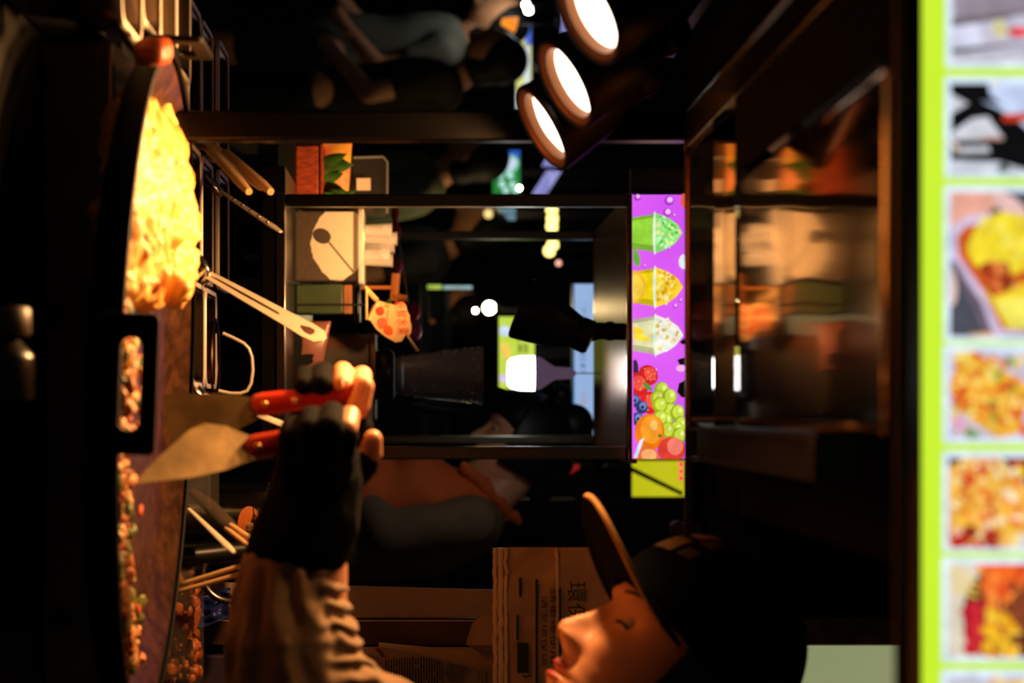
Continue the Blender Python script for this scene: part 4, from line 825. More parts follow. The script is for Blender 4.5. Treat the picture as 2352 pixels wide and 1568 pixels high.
# hanging bulb
hb = thing('hanging_bulb', 'glowing white bulb hanging on a thin cord', 'light bulb', P(857, 1165, 5.0)); hk = 5.0 / F; ho = P(857, 1165, 5.0)
MB().lathe([(0, 0), (26 * hk, 1 * hk), (34 * hk, 8 * hk), (39 * hk, 28 * hk), (40 * hk, 62 * hk)], Matrix.Translation(ho), 32).build('glass', M('white_bulb', (255, 255, 255), .3, 0, .01, emit=18), hb)
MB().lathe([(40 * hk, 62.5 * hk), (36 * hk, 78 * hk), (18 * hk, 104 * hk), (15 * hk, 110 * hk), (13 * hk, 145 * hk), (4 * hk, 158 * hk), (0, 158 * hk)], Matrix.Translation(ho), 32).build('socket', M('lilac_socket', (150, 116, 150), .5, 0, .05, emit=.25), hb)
MB().tube([P(857, 1320, 5.0), P(857, 1376, 5.0)], .0012, 6).build('cord', black, hb)
# ================================================================== signs and lights of the street behind
def lit_sign(name, label, u0, u1, v0, v1, d, col, c2=None, es=.9, cat='sign'):
    t = thing(name, label, cat, P((u0 + u1) / 2, v0, d)); mb = MB(); pxbox(mb, u0 - 3, u1 + 3, v0 - 3, v1 + 3, d + .004, .08); mb.build('housing', black, t)
    mb = MB(); pxbox(mb, u0, u1, v0, v1, d, .003); mb.build('lit_face', M('lit_' + name + label[:6], col, .4, 0, .1, 6, emit=es, c2=c2), t, smooth=False)
    mb = MB(); x = P((u0 + u1) / 2, v1, d); mb.box((x.x - .015, d + .03, x.z + .003), (x.x + .015, d + .06, AW + .01)); mb.build('hanger', steel_dark, t)
    return t
dkink = M('sign_ink', (34, 34, 26), .7, 0, .1)
t = lit_sign('yellow_sign', 'yellow green lit sign with dark Chinese characters behind the bulb', 727, 893, 1146, 1228, 6.4, (196, 224, 60), (226, 244, 110))
text('泡', 'lettering', (757, 784, 1187, 1213), 6.4, dkink, t, .004); text('菜', 'lettering', (788, 812, 1187, 1213), 6.4, dkink, t, .004)
pr = Print(6.398, (727, 893, 1146, 1228), .0004); pr.poly((206, 222, 250), oval(760, 1160, 12, 14)); pr.poly((240, 206, 90), oval(806, 1162, 22, 12, .2)); pr.poly((224, 200, 240), oval(868, 1158, 10, 12)); pr.build_each('sign_print', em, t)
t = lit_sign('blue_white_sign', 'pale blue lit menu board with tiny characters at the upper centre', 652, 1000, 1319, 1364, 6.0, (150, 184, 232), (176, 204, 244), .85)
for ch, bx_, cc in (('新', (708, 718, 1337, 1345), (60, 150, 80)), ('鮮', (722, 732, 1337, 1345), (60, 150, 80)), ('現', (806, 817, 1332, 1344), (60, 70, 130)), ('打', (820, 831, 1332, 1344), (60, 70, 130)), ('果', (834, 845, 1332, 1344), (60, 70, 130)), ('汁', (848, 858, 1334, 1344), (60, 70, 130)), ('特', (902, 912, 1334, 1345), (226, 150, 110)), ('價', (916, 927, 1334, 1345), (226, 150, 110))):
    text(ch, 'lettering', bx_, 6.0, M('sign_ink_%d_%d' % cc[:2], cc, .7, 0, .1, emit=.6), t, .004)
mb = MB(); pxbox(mb, 652, 1000, 1315, 1319, 5.998, .002); mb.build('blue_edge', M('sign_blue_edge', (40, 90, 150), .5, emit=.6), t)
t = lit_sign('green_sign', 'green and blue lit sign with white characters', 346, 444, 1132, 1194, 9.2, (30, 120, 50), (20, 150, 70), .9)
pr = Print(9.197, (346, 444, 1132, 1194), .0008); pr.poly((40, 90, 190), [(346, 1150), (346, 1194), (362, 1194), (358, 1150)]); pr.poly((150, 210, 190), oval(378, 1164, 22, 28, .3)); pr.poly((200, 216, 240), oval(378, 1166, 12, 22, .4))
for u, v in ((404, 1150), (404, 1172), (424, 1154), (424, 1178), (438, 1162), (438, 1184)): pr.poly((176, 230, 220), oval(u, v, 8, 8, 0, 8, .3))
pr.build('sign_print', em, t)
t = lit_sign('blue_screen', 'small cyan lit board below the green sign', 478, 505, 1130, 1184, 9.4, (120, 170, 190), (150, 200, 220), .5)
t = lit_sign('tall_yellow_sign', 'tall pale yellow and white lit street sign at the upper left', 56, 250, 1186, 1220, 9.6, (226, 226, 110), (240, 240, 190), .9)
pr = Print(9.597, (56, 250, 1186, 1220), .0008); pr.poly((150, 200, 60), [(56, 1186), (76, 1186), (70, 1206), (56, 1210)]); pr.poly((80, 110, 220), [(58, 1212), (58, 1220), (104, 1220), (104, 1205)])
for q in range(9): pr.poly((214, 228, 250), oval(116 + q * 14, 1210, 6, 8, 0, 8, .4))
pr.poly((222, 236, 246), [(215, 1186), (250, 1186), (250, 1220), (205, 1220)]); pr.build('sign_print', em, t)
for i, (u0, u1, v0, v1, sk) in enumerate(((336, 378, 1246, 1308, 26), (392, 445, 1222, 1290, 34), (20, 70, 1290, 1316, 5))):
    t = thing('lilac_sign', ('upper lilac white lit board behind the edge-on lamp', 'lower lilac white lit board behind the edge-on lamp', 'lilac lit board behind the topmost spot lamp')[i], 'sign', P(u0, v0, 8.8), 'lilac lit boards')
    mb = MB(); pts = [(u0, v0 + sk), (u1, v0), (u1, v1 - sk), (u0, v1)]; mb.prism([((u - U0) * 8.8 / F, ZC + (v - V0) * 8.8 / F) for u, v in pts], .06, Matrix(((1, 0, 0, 0), (0, 0, 1, 8.8), (0, 1, 0, 0), (0, 0, 0, 1)))); mb.build('board', M('lilac_backlit', (120, 120, 200), .4, 0, .3, 4, emit=.9, c2=(206, 206, 255)), t, smooth=False)
    mb = MB()
    for q in range(1, 5): pxbox(mb, u0 + (u1 - u0) * q / 5, u0 + (u1 - u0) * q / 5 + 1.8, v0 + sk + 4, v1 - sk - 4, 8.795, .003)
    mb.build('text_lines', dkink, t, smooth=False)
    x = P(u0, v1, 8.8); MB().box((x.x + .03, 8.83, x.z - .06), (x.x + .06, 8.85, AW + .01)).build('hanger', steel_dark, t)
t = lit_sign('lime_banner', 'lime yellow lit banner strip right of the magenta sign', 1058, 1140, 1452, 1640, 6.2, (206, 206, 20), (226, 220, 40), .8)
mb = MB(); mb.prism([((u - U0) * 6.15 / F, ZC + (v - V0) * 6.15 / F) for u, v in ((1066, 1440), (1130, 1570), (1138, 1566), (1078, 1440))], .02, Matrix(((1, 0, 0, 0), (0, 0, 1, 6.15), (0, 1, 0, 0), (0, 0, 0, 1)))); mb.build('dark_strut', black, t, smooth=False)
for i, u in enumerate((1066, 1082, 1098)):
    tag(MB().ell(P(u, 1565, 6.1), .007, nu=12, nv=8).build('red_led', M('red_led', (255, 50, 80), .4, emit=1.5), t), None)
bul = M('street_bulb', (236, 255, 236), .4, emit=120)
def bulb(u, v, d, r, mat, label, grp='far street bulbs'):
    t = thing('street_bulb', label, 'light bulb', P(u, v, d), grp); MB().ell(P(u, v, d), r, nu=16, nv=10).build('globe', mat, t)
    MB().lathe([(r * .5, r * .8), (r * .45, r * 2), (0, r * 2.1)], Matrix.Translation(P(u, v, d)), 12).build('socket', black, t)
    top = P(u, v, d) + Vector((0, 0, r * 2)); MB().tube([top, Vector((top.x, top.y, AW + .01))], .002, 6).build('cord', black, t)
bulb(11, 1208, 9, .012, bul, 'upper of two greenish street bulbs at the picture edge'); bulb(23, 1214, 9, .014, bul, 'lower of two greenish street bulbs at the picture edge')
wbm = M('warm_bulb', (255, 214, 150), .4, emit=150); ybm = M('yellow_bulb', (250, 220, 120), .4, emit=3.0)
bulb(707, 1124, 8, .02, wbm, 'round warm bulb left of the black cone lamp'); bulb(713, 1092, 8.2, .007, wbm, 'tiny warm bulb beside the round warm one'); bulb(604, 1283, 8, .010, M('pink_bulb', (255, 170, 150), .4, emit=1.5), 'small pink bulb below the yellow lanterns')
for i, (u, v) in enumerate(((482, 1268), (502, 1269), (520, 1268), (562, 1270), (576, 1262))): bulb(u, v, 8.4, .021, ybm, 'round yellow lantern, %s down the row' % ('first', 'second', 'third', 'fourth', 'fifth')[i], 'row of yellow lanterns')
bulb(491, 1122, 8.3, .016, M('warm_bulb2', (255, 210, 130), .4, emit=1.2), 'warm glowing bulb below the green sign'); bulb(432, 1193, 9.0, .007, wbm, 'tiny amber bulb at the corner of the green sign')
t = thing('orange_lamp_shade', 'glowing orange lamp shade beside the far head', 'lamp', P(60, 1160, 9)); MB().lathe([(0, .0), (.03, -.004), (.022, -.03), (.012, -.06), (0, -.06)], axis(P(58, 1188, 9), (.25, 0, 1)), 24).build('shade', M('orange_glow', (255, 140, 40), .5, emit=1.2), t); MB().tube([P(58, 1190, 9), Vector((P(58, 0, 9).x, 9, AW + .01))], .003, 6).build('cord', black, t)
for i, (u0, u1, v0, v1, c) in enumerate(((654, 663, 982, 1014, (190, 220, 90)), (656, 663, 1018, 1084, (170, 206, 206)))):
    mb = MB(); pxbox(mb, u0, u1, v0, v1, 7.4, .02); t = tag(mb.build('light_strip', M('strip%d' % i, c, .4, emit=.8)), ('short lime glowing strip on the far stall edge', 'long pale glowing strip on the far stall edge')[i], 'light strip')
# far stalls: cabinets, posts
fc = thing('far_cabinet', 'grey cabinet with dark compartments in the far stall', 'cabinet', (P(800, 0, 7.5).x, 7.5, 0)); fm = M('far_grey', (92, 88, 96), .5, 0, .1)
for u0, u1, v0, v1 in ((656, 1000, 966, 985), (656, 1000, 1020, 1030)):
    mb = MB(); pxbox(mb, u0, u1, v0, v1, 7.5, .3); mb.build('upright', fm, fc)
for u0, u1 in ((664, 728), (742, 800), (812, 880), (890, 990)):
    mb = MB(); pxbox(mb, u0, u1, 986, 1019, 7.55, .2); mb.build('compartment', M('far_blue_grey', (64, 66, 78), .5, 0, .1), fc)
MB().box((P(650, 0, 7.5).x, 7.5, 0), (P(1000, 0, 7.5).x, 7.9, P(0, 964, 7.5).z)).build('base', M('far_dark', (26, 24, 28), .6), fc)
MB().box((P(650, 0, 7.5).x, 7.52, P(0, 1032, 7.5).z), (P(1000, 0, 7.5).x, 7.54, P(0, 1036, 7.5).z)).build('top_strip', fm, fc)
fp = thing('red_snack_packets', 'red printed packets hanging beside the clear cups', 'packets', P(560, 890, 4.9)); 
for k, (u, v0, v1, c) in enumerate(((490, 900, 914, (190, 40, 34)), (530, 902, 918, (200, 70, 50)), (610, 900, 922, (210, 90, 110)), (715, 940, 962, (200, 40, 44)), (760, 944, 966, (220, 110, 140)))):
    mb = MB(); mb.ell(P(u, (v0 + v1) / 2, 4.9), (22 * 4.9 / F, .006, (v1 - v0) / 2 * 4.9 / F * 1.3), nu=12, nv=8); mb.build('packet', M('packet%d' % k, c, .35, 0, .3, 80), fp)
MB().tube([P(480, 905, 4.91), P(770, 950, 4.91)], .002, 6).build('hanging_wire', steel, fp); MB().tube([P(770, 950, 4.91), P(770, 640, 4.91)], .002, 6).build('wire_post', steel, fp)
rc = thing('far_counter', 'dark mauve counter panel behind the bowed woman', 'counter', (P(1170, 0, 6.8).x, 6.8, 0)); mb = MB(); pxbox(mb, 1146, 1210, 1180, 1575, 6.8, .1); mb.build('upper_board', M('mauve_board', (96, 66, 70), .6, 0, .1), rc); MB().box((P(1140, 0, 6.8).x, 6.82, 0), (P(1160, 0, 6.8).x, 6.88, P(0, 1178, 6.8).z)).build('leg', M('mauve_board', (96, 66, 70)), rc); MB().box((P(1195, 0, 6.8).x, 6.82, 0), (P(1210, 0, 6.8).x, 6.88, P(0, 1178, 6.8).z)).build('leg', M('mauve_board', (96, 66, 70)), rc)
for i, (v0, v1) in enumerate(((1322, 1378), (1384, 1448))):
    t = thing('grey_pouch', ('lower', 'upper')[i] + ' of two grey pouches hanging on the mauve board', 'pouch', P(1110, v0, 6.3), 'grey hanging pouches'); mb = MB(); mb.box((P(1066, 0, 6.3).x, 6.3, P(0, v0, 6.3).z), (P(1164, 0, 6.3).x, 6.34, P(0, v1, 6.3).z)); mb.build('pouch_body', M('grey_pouch', (74, 80, 82), .5, 0, .15, 9), t, bevel=.012)
    MB().tube([P(1115, v1 - 3, 6.32), Vector((P(1115, 0, 6.32).x, 6.32, AW + .01))], .002, 6).build('string', black, t)
    pr = Print(6.2985); pr.poly((54, 60, 62), oval(1090 if i else 1150, (v0 + v1) / 2, 14, 20)); pr.build('ring_mark', pm, t)
# ================================================================== people
HT = [(-.1185, .02, .012, .001), (-.116, .042, .0, .02), (-.108, .068, -.015, .035), (-.095, .0785, -.03, .046), (-.078, .0785, -.045, .055), (-.06, .081, -.06, .062), (-.045, .083, -.078, .067), (-.025, .0845, -.09, .0715),
      (-.005, .083, -.096, .0745), (.012, .0835, -.1, .0755), (.03, .089, -.101, .0755), (.05, .0875, -.1, .073), (.075, .077, -.092, .066), (.095, .058, -.075, .052), (.106, .034, -.046, .032), (.112, .002, -.002, .002)]
def G(x, s): return math.exp(-(x / s) ** 2)
def head_pt(z, t, grow=0, face=True):
    xf, xb, w = interp(HT, z); xm = -.008
    c, s = math.cos(t), math.sin(t); e = .86
    y = w * math.copysign(abs(s) ** e, s)
    x = xm + ((xf - xm) if c > 0 else (xm - xb)) * math.copysign(abs(c) ** e, c)
    if face and c > 0:
        ay = abs(y)
        nz = interp([(-.060, 0.), (-.05, .001), (-.044, .013), (-.037, .0255), (-.030, .0265), (-.02, .021), (-.006, .0135), (.010, .006), (.024, .001), (.04, 0.)], z)[0]
        x += nz * G(y, .0085 + .0055 * G(z + .036, .012))
        x += .0085 * G(ay - .0125, .0062) * G(z + .040, .0085)          # wings of the nose
        x -= .010 * G(ay - .032, .016) * G(z - .008, .012)              # eye sockets
        x += .0050 * G(ay - .032, .0115) * G(z - .005, .0075)           # lids
        x -= .0022 * G(ay - .031, .012) * G(z - .0145, .0022)           # lid crease
        x += .0036 * G(ay - .030, .020) * G(z - .027, .007)             # brow
        x += .0085 * G(y, .020) * G(z + .0605, .0058) + .0088 * G(y, .017) * G(z + .0735, .006) - .0042 * G(y, .024) * G(z + .0668, .0022)
        x -= .0035 * G(y, .02) * G(z + .084, .006); x += .005 * G(y, .018) * G(z + .098, .011)
        x += .0055 * G(ay - .043, .018) * G(z + .022, .018)             # cheeks
        x -= .002 * G(y, .003) * G(z + .052, .006)
    p = Vector((x, y, z))
    if grow:
        q = Vector((x - xm, y, z * .6)); p += q.normalized() * grow
    return p
def head_mesh(mb, mt, nz=110, nt=120):
    ts = [2 * math.pi * k / nt for k in range(nt)]
    ts = [t - .42 * math.sin(t) for t in ts]      # denser towards the face
    zs = [-.1185 + .2305 * k / nz for k in range(nz + 1)]
    vs = [mt @ head_pt(z, t) for z in zs for t in ts]
    fs = [(i * nt + j, i * nt + (j + 1) % nt, (i + 1) * nt + (j + 1) % nt, (i + 1) * nt + j) for i in range(nz) for j in range(nt)]
    fs += [tuple(range(nt - 1, -1, -1)), tuple(range(nz * nt, (nz + 1) * nt))]
    mb.add(vs, fs)
    for sgn in (-1, 1):                           # ears
        mb.ell(mt @ Vector((-.012, sgn * .0785, -.002)), (.016, .006, .03), mt @ Matrix.Rotation(sgn * .35, 4, 'Z') @ Matrix.Rotation(-.2, 4, 'Y'), 16, 12, fn=lambda q: 1 - .25 * G(q.z - .1, .5) * G(q.x, .5))
        mb.ell(mt @ Vector((-.006, sgn * .0765, -.03)), .008, None, 10, 8)
def face_parts(root, mt, closed=True):
    lash = M('dark_lash', (16, 10, 8), .6); lip = M('lip', (176, 72, 58), .4, 0, .08)
    for s in (-1, 1):
        MB().ell(mt @ Vector((.0640, s * .0315, .0045)), .0115, None, 18, 12).build('eye', M('eye_white', (214, 196, 180), .2), root)
        pts = [mt @ (head_pt(.0035 + .004 * math.sin(math.pi * k / 10), math.atan2(s * (.02 + .024 * k / 10), .075)) + Vector((.0022 + .003 * math.sin(math.pi * k / 10), 0, -.0012 - .002 * math.sin(math.pi * k / 10)))) for k in range(11)]
        MB().tube(pts, [.0006] + [.0016] * 9 + [.0006], 6).build('eyelash', lash, root)
        pts = [mt @ (head_pt(.0285 + .005 * math.sin(2.2 * k / 10), s * (.20 + .42 * k / 10)) + Vector((.0008, 0, 0))) for k in range(11)]
        MB().tube(pts, [.0012] + [.0026] * 7 + [.002, .0014, .0006], 6, flat=.6).build('eyebrow', M('brow_hair', (36, 22, 16), .7), root)
    for zc, a, h in ((-.0610, .020, .0042), (-.0728, .0175, .0048)):
        mb = MB()
        def lf(i, j, zc=zc, a=a, h=h):
            y = -a + 2 * a * i; z = zc + (j - .5) * 2 * h * math.sqrt(max(0, 1 - (y / a) ** 2)) + .001
            return mt @ (head_pt(z, math.asin(max(-1, min(1, y / .07)))) + Vector((.0005, 0, 0)))
        mb.grid(lf, 16, 6); mb.build('lip', lip, root)
# ------------------------------------------------------------------ the cook
HD = 2.25
fw = Vector((-.685, -.17, -.70)).normalized(); upv = Vector((-.72, 0, .70)); zl = (upv - fw * upv.dot(fw)).normalized(); yl = zl.cross(fw); zl = (zl - yl * .11).normalized(); yl = zl.cross(fw)
nas = P(1384, 1397, HD); R3 = Matrix((fw, yl, zl)).transposed()
ho = nas - R3 @ Vector((.0895, 0, .012)); HM = Matrix.Translation(ho) @ R3.to_4x4()
cook = thing('person', 'person in black cap and cream shirt bending over the pan with two scrapers', 'person', (.45, 2.42, 0))
D1, D2 = 2.12, 2.21
def pv(v, u, d): return P(u, v, d)
bm_ = MB()
sh_n, el_n, wr_n = P(1800, 1040, 2.24), P(1640, 690, 2.10), pv(728, 1150, D1)
sh_f, el_f, wr_f = P(1790, 1020, 2.52), P(1650, 640, 2.50), pv(735, 1090, 2.27)
tors = [(Vector((.395, 2.37, ZC - .02)), .10), (Vector((.44, 2.40, 1.05)), .125), (Vector((.47, 2.42, .9)), .135)]
bm_.caps([(ho + R3 @ Vector((-.02, 0, -.06)), .05), (Vector((.34, 2.33, ZC + .10)), .05), (Vector((.375, 2.36, ZC + .03)), .06)]); bm_.caps(tors)
bm_.caps([(sh_n, .05), (el_n, .042), (wr_n, .028)]); bm_.caps([(sh_f, .05), (el_f, .042), (wr_f, .028)]); bm_.caps([(sh_n, .05), (Vector((.39, 2.36, ZC + .0)), .07), (sh_f, .05)])
for s in (-.09, .09): bm_.caps([(Vector((.47, 2.42 + s, .88)), .09), (Vector((.47, 2.42 + s, .47)), .055), (Vector((.49, 2.42 + s, .09)), .042), (Vector((.42, 2.42 + s, .04)), .035)])
hand_n = {'index': [(772, 1062, 2.095), (796, 985, 2.085), (803, 955, 2.105), (796, 972, 2.135)], 'middle': [(742, 1068, 2.085), (758, 985, 2.075), (764, 952, 2.10), (758, 972, 2.135)], 'ring': [(708, 1072, 2.085), (712, 992, 2.077), (716, 962, 2.10), (712, 985, 2.135)], 'little': [(676, 1078, 2.09), (672, 1010, 2.085), (674, 985, 2.105), (676, 1002, 2.13)]}
hand_f = {'index': [(818, 985, 2.255), (828, 915, 2.262), (832, 862, 2.245), (829, 882, 2.205)], 'middle': [(778, 985, 2.26), (784, 910, 2.266), (787, 853, 2.245), (785, 880, 2.203)], 'ring': [(738, 990, 2.26), (740, 912, 2.266), (742, 858, 2.245), (740, 884, 2.205)], 'little': [(700, 995, 2.255), (700, 925, 2.26), (701, 868, 2.242), (700, 890, 2.21)]}
th_n = [(775, 1120, 2.14), (825, 1080, 2.15), (852, 1042, 2.15), (856, 1008, 2.145)]
th_f = [(775, 1010, 2.225), (806, 968, 2.20), (824, 930, 2.188), (838, 886, 2.186)]
hb_ = MB(); rad = [.0115, .0098, .0092, .0078]
for H, th, wr in ((hand_n, th_n, wr_n), (hand_f, th_f, wr_f)):
    for nm, ch in H.items():
        k = {'index': 1, 'middle': 1.03, 'ring': .98, 'little': .86}[nm]
        c = [(pv(*q), r * k) for q, r in zip(ch, rad)]; hb_.caps(c); hb_.caps([(wr, .024), (c[0][0], .014)])
    hb_.caps([(wr, .02)] + [(pv(*q), r) for q, r in zip(th, (.015, .0115, .0105, .0085))])
hands = remesh(hb_, .0016, 4); full = remesh(bm_, .008, 5); head_mesh(full, HM); full.add(hands.v, hands.f)
full.build('body', skin, cook, fix=False, auto=180)
face_parts(cook, HM)
# nails
nl_ = M('nail', (240, 186, 160), .3)
for ch in (th_f, hand_f['index'], hand_f['middle'], hand_n['index']):
    a, b = pv(*ch[-2]), pv(*ch[-1]); e = (b - a).normalized(); MB().ell(b + e * .002 + Vector((0, -.0068, .001)), (.0042, .0012, .005), axis((0, 0, 0), e), 12, 8).build('nail', nl_, cook)
gl = M('black_glove', (6, 5, 5), .9, 0, .3, 90, .3, 300, spec=.1); gmb = MB()
for H, th, wr, n_ in ((hand_n, th_n, wr_n, 0), (hand_f, th_f, wr_f, 1)):
    g_ = MB()
    for nm, ch in H.items():
        k = 1.18; low = nm in ('ring', 'little') or (n_ == 0 and nm == 'middle'); m_ = 4 if low else 2
        c = [(pv(*q), r * k + .0012) for q, r in zip(ch, rad)]
        if not low: c[1] = (c[0][0].lerp(c[1][0], .80 if n_ == 0 else .72), c[1][1])
        g_.caps(c[:m_]); g_.caps([(wr, .030), (c[0][0], .017)])
    g_.caps([(wr, .026), (pv(*th[0]), .018), (pv(*th[1]).lerp(pv(*th[2]), .3 if n_ else .4), .0135)])
    remesh(g_, .002, 3).build('glove', gl, cook, fix=False, auto=180)
acv = M('black_arm_cover', (5, 5, 5), .95, 0, .3, 60, .2, 200, spec=.1)
remesh(MB().caps([(pv(740, 1060, 2.125), .034), (pv(732, 1110, 2.125), .040), (pv(712, 1190, 2.12), .0445), (pv(682, 1270, 2.115), .0455), (pv(668, 1305, 2.115), .043)]), .003, 4).build('arm_cover', acv, cook, fix=False, auto=180)
remesh(MB().caps([(pv(735, 1070, 2.27), .034), (pv(720, 1180, 2.33), .04), (pv(690, 1330, 2.40), .042)]), .004, 4).build('arm_cover', acv, cook, fix=False, auto=180)
# cream sleeve with gathers
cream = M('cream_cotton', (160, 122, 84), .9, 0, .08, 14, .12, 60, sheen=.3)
ch = [(pv(670, 1318, 2.115), .046), (pv(668, 1400, 2.112), .052), (pv(674, 1500, 2.105), .060), (pv(690, 1600, 2.10), .066), (pv(760, 1680, 2.12), .068), (pv(900, 1745, 2.18), .072), (sh_n, .08)]
sl = remesh(MB().caps(ch), .003, 5)
for i, p in enumerate(sl.v):
    u = U0 + p.x * F / p.y; v = V0 + (p.z - ZC) * F / p.y
    if u < 1640:
        c = pv(680, u, 2.11); q = p - c; q.x = 0; ang = math.atan2(q.z, -q.y); k = max(0, min(1, (1640 - u) / 100)) * min(1, max(0, (u - 1300) / 20))
        up_ = max(0, min(1, (ang - .35) / .5))
        rip = .0024 * math.sin(u * .15 + 3 * noise.noise(Vector((u * .02, ang * 2, 0)))) * up_
        pl_ = .0030 * math.sin(ang * 11 - (u - 1300) * .016 + 2.5 * noise.noise(Vector((u * .008, ang * 2, 5)))) * (1 - up_)
        sl.v[i] = p + q.normalized() * (rip + pl_) * k
    else: sl.v[i] = p + Vector((.004 * noise.noise(p * 22), -.006 * noise.noise(p * 18 + Vector((5, 0, 0))), .004 * noise.noise(p * 25)))
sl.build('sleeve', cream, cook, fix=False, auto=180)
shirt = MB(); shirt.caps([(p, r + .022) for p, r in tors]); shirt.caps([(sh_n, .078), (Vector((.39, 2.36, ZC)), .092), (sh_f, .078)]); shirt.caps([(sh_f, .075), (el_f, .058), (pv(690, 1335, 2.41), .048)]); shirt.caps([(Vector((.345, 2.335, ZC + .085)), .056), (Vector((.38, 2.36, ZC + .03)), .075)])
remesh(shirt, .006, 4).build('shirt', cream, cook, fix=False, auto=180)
tr = MB()
for s in (-.09, .09): tr.caps([(Vector((.47, 2.42, .93)), .13), (Vector((.47, 2.42 + s, .8)), .105), (Vector((.47, 2.42 + s, .47)), .07), (Vector((.49, 2.42 + s, .11)), .058)])
remesh(tr, .01, 4).build('trousers', M('dark_trousers', (26, 26, 32), .8), cook, fix=False, auto=180)
for s in (-.09, .09): remesh(MB().caps([(Vector((.51, 2.42 + s, .048)), .046), (Vector((.41, 2.42 + s, .042)), .042)]), .008, 3).build('shoe', black, cook, fix=False, auto=180)
# hair below the cap
def hairf(i, j):
    t = math.radians(72 + 216 * i); z = -.075 + .135 * j - .02 * math.sin(i * math.pi) * (1 - j)
    return HM @ head_pt(z, t, .010 + .002 * noise.noise(Vector((i * 40, j * 3, 0))), False)
MB().grid(hairf, 60, 16).build('hair', M('black_hair', (10, 8, 7), .5, 0, .3, 50, .3, 200, stretch=(1, 1, .1)), cook, solid=.004)
# cap
capm = M('black_cap_cotton', (5, 5, 5), .95, 0, .2, 70, .15, 250, spec=.1)
def cap_pt(az, el, e=0):                          # az around the head (0 = front, + = wearer's left), el 0 rim .. 1 top
    base = .036 - .03 * (1 - math.cos(az)) / 2; a = el * math.pi / 2
    rx, ry = .1045 + e, .0885 + e; h = .100 + e + (.036 - base)
    return Vector((-.006 + rx * math.cos(az) * math.cos(a) ** .75, ry * math.sin(az) * math.cos(a) ** .75, base + h * math.sin(a) ** .9))
mb = MB(); nA, nE = 72, 22
vs = [HM @ cap_pt(2 * math.pi * k / nA, j / nE) for j in range(nE + 1) for k in range(nA)]
mb.add(vs, [(j * nA + k, j * nA + (k + 1) % nA, (j + 1) * nA + (k + 1) % nA, (j + 1) * nA + k) for j in range(nE) for k in range(nA)])
capo = mb.build('cap', capm, cook, solid=.003, auto=180)
def brim(i, j):
    w = -1 + 2 * i; az = w * 1.15; b = cap_pt(az, .02)
    L = .074 * math.sqrt(max(0, 1 - (abs(w) ** 2.4)))
    return HM @ Vector((b.x + L * j, b.y * (1 - .02 * j), b.z + .030 * j * (1 - .3 * w * w) - .034 * w * w * (.3 + .7 * j)))
mb = MB(); mb.grid(brim, 40, 14); mb.build('brim', capm, capo, solid=.005, auto=180)
edge = [brim(.46 + .52 * k / 40, 1) for k in range(41)]
MB().tube(edge, .0027, 8).build('brim_edging', M('tan_edging', (206, 150, 80), .7), capo)
MB().ell(HM @ cap_pt(0, 1, .001), (.006, .006, .004), HM, 12, 8).build('cap_button', capm, capo)
lg = M('cap_logo_thread', (150, 116, 78), .8, 0, .15)
for a0, a1, e0, e1 in ((.02, .34, .26, .43), (.06, .30, .50, .66), (.42, .62, .30, .40), (.40, .62, .48, .62)):
    mb = MB(); mb.grid(lambda i, j: HM @ cap_pt(a0 + (a1 - a0) * i, e0 + (e1 - e0) * (j + .15 * i), .0025), 8, 8); mb.build('cap_logo', lg if a0 < .2 else M('cap_logo_dim', (60, 50, 42), .8), capo, solid=.001)
# ------------------------------------------------------------------ the two scrapers
def scraper(label, pts, d, tilt, ha, hb, loc):
    t = thing('steel_scraper', label, 'scraper', loc, 'red handled scrapers'); bl_ = M('scraper_blade_steel', (120, 98, 62), .5, .9, .3, 30, .12, 60)
    n = len(pts); mb = MB(); f_ = [P(u, v, d + tilt[1] * (v - 590) / 1000 - tilt[0] * (u - tilt[2]) / 1000) for v, u in pts]; b_ = [p + Vector((0, .0014, 0)) for p in f_]
    mb.add(f_ + b_, [tuple(range(n)), tuple(range(2 * n - 1, n - 1, -1))] + [(i, (i + 1) % n, n + (i + 1) % n, n + i) for i in range(n)]); mb.build('blade', bl_, t, smooth=False)
    a, b = Vector(ha), Vector(hb); rm = M('red_handle', (190, 40, 14), .42, 0, .12, 20)
    MB().tube([a + (b - a) * k for k in (0, .03, .1, .35, .6, .85, .97, 1)], [.006, .0098, .0108, .0102, .0098, .0112, .0102, .006], 16, flat=.78).build('handle', rm, t)
    for k in (.12, .38): MB().ell(a + (b - a) * k + Vector((0, -.0105, .0)), (.003, .0014, .003), None, 12, 8).build('rivet', M('brass_rivet', (230, 190, 120), .3, 1), t)
    return t
scraper('red handled steel scraper held upright in the far hand', [(375, 906), (470, 903), (540, 905), (592, 916), (592, 962), (540, 990), (470, 1016), (392, 1024)], D2 - .005, (.14, .06, 940), P(932, 578, D2), P(900, 842, D2), P(950, 375, D2))
scraper('red handled steel scraper in the near hand with its corner in the pan', [(310, 1110), (350, 1062), (400, 1018), (436, 986), (470, 972), (520, 978), (590, 1008), (590, 1052), (520, 1078), (440, 1096)], D1, (.34, .16, 1030), P(1030, 566, D1), P(986, 800, D1), P(1080, 320, D1))
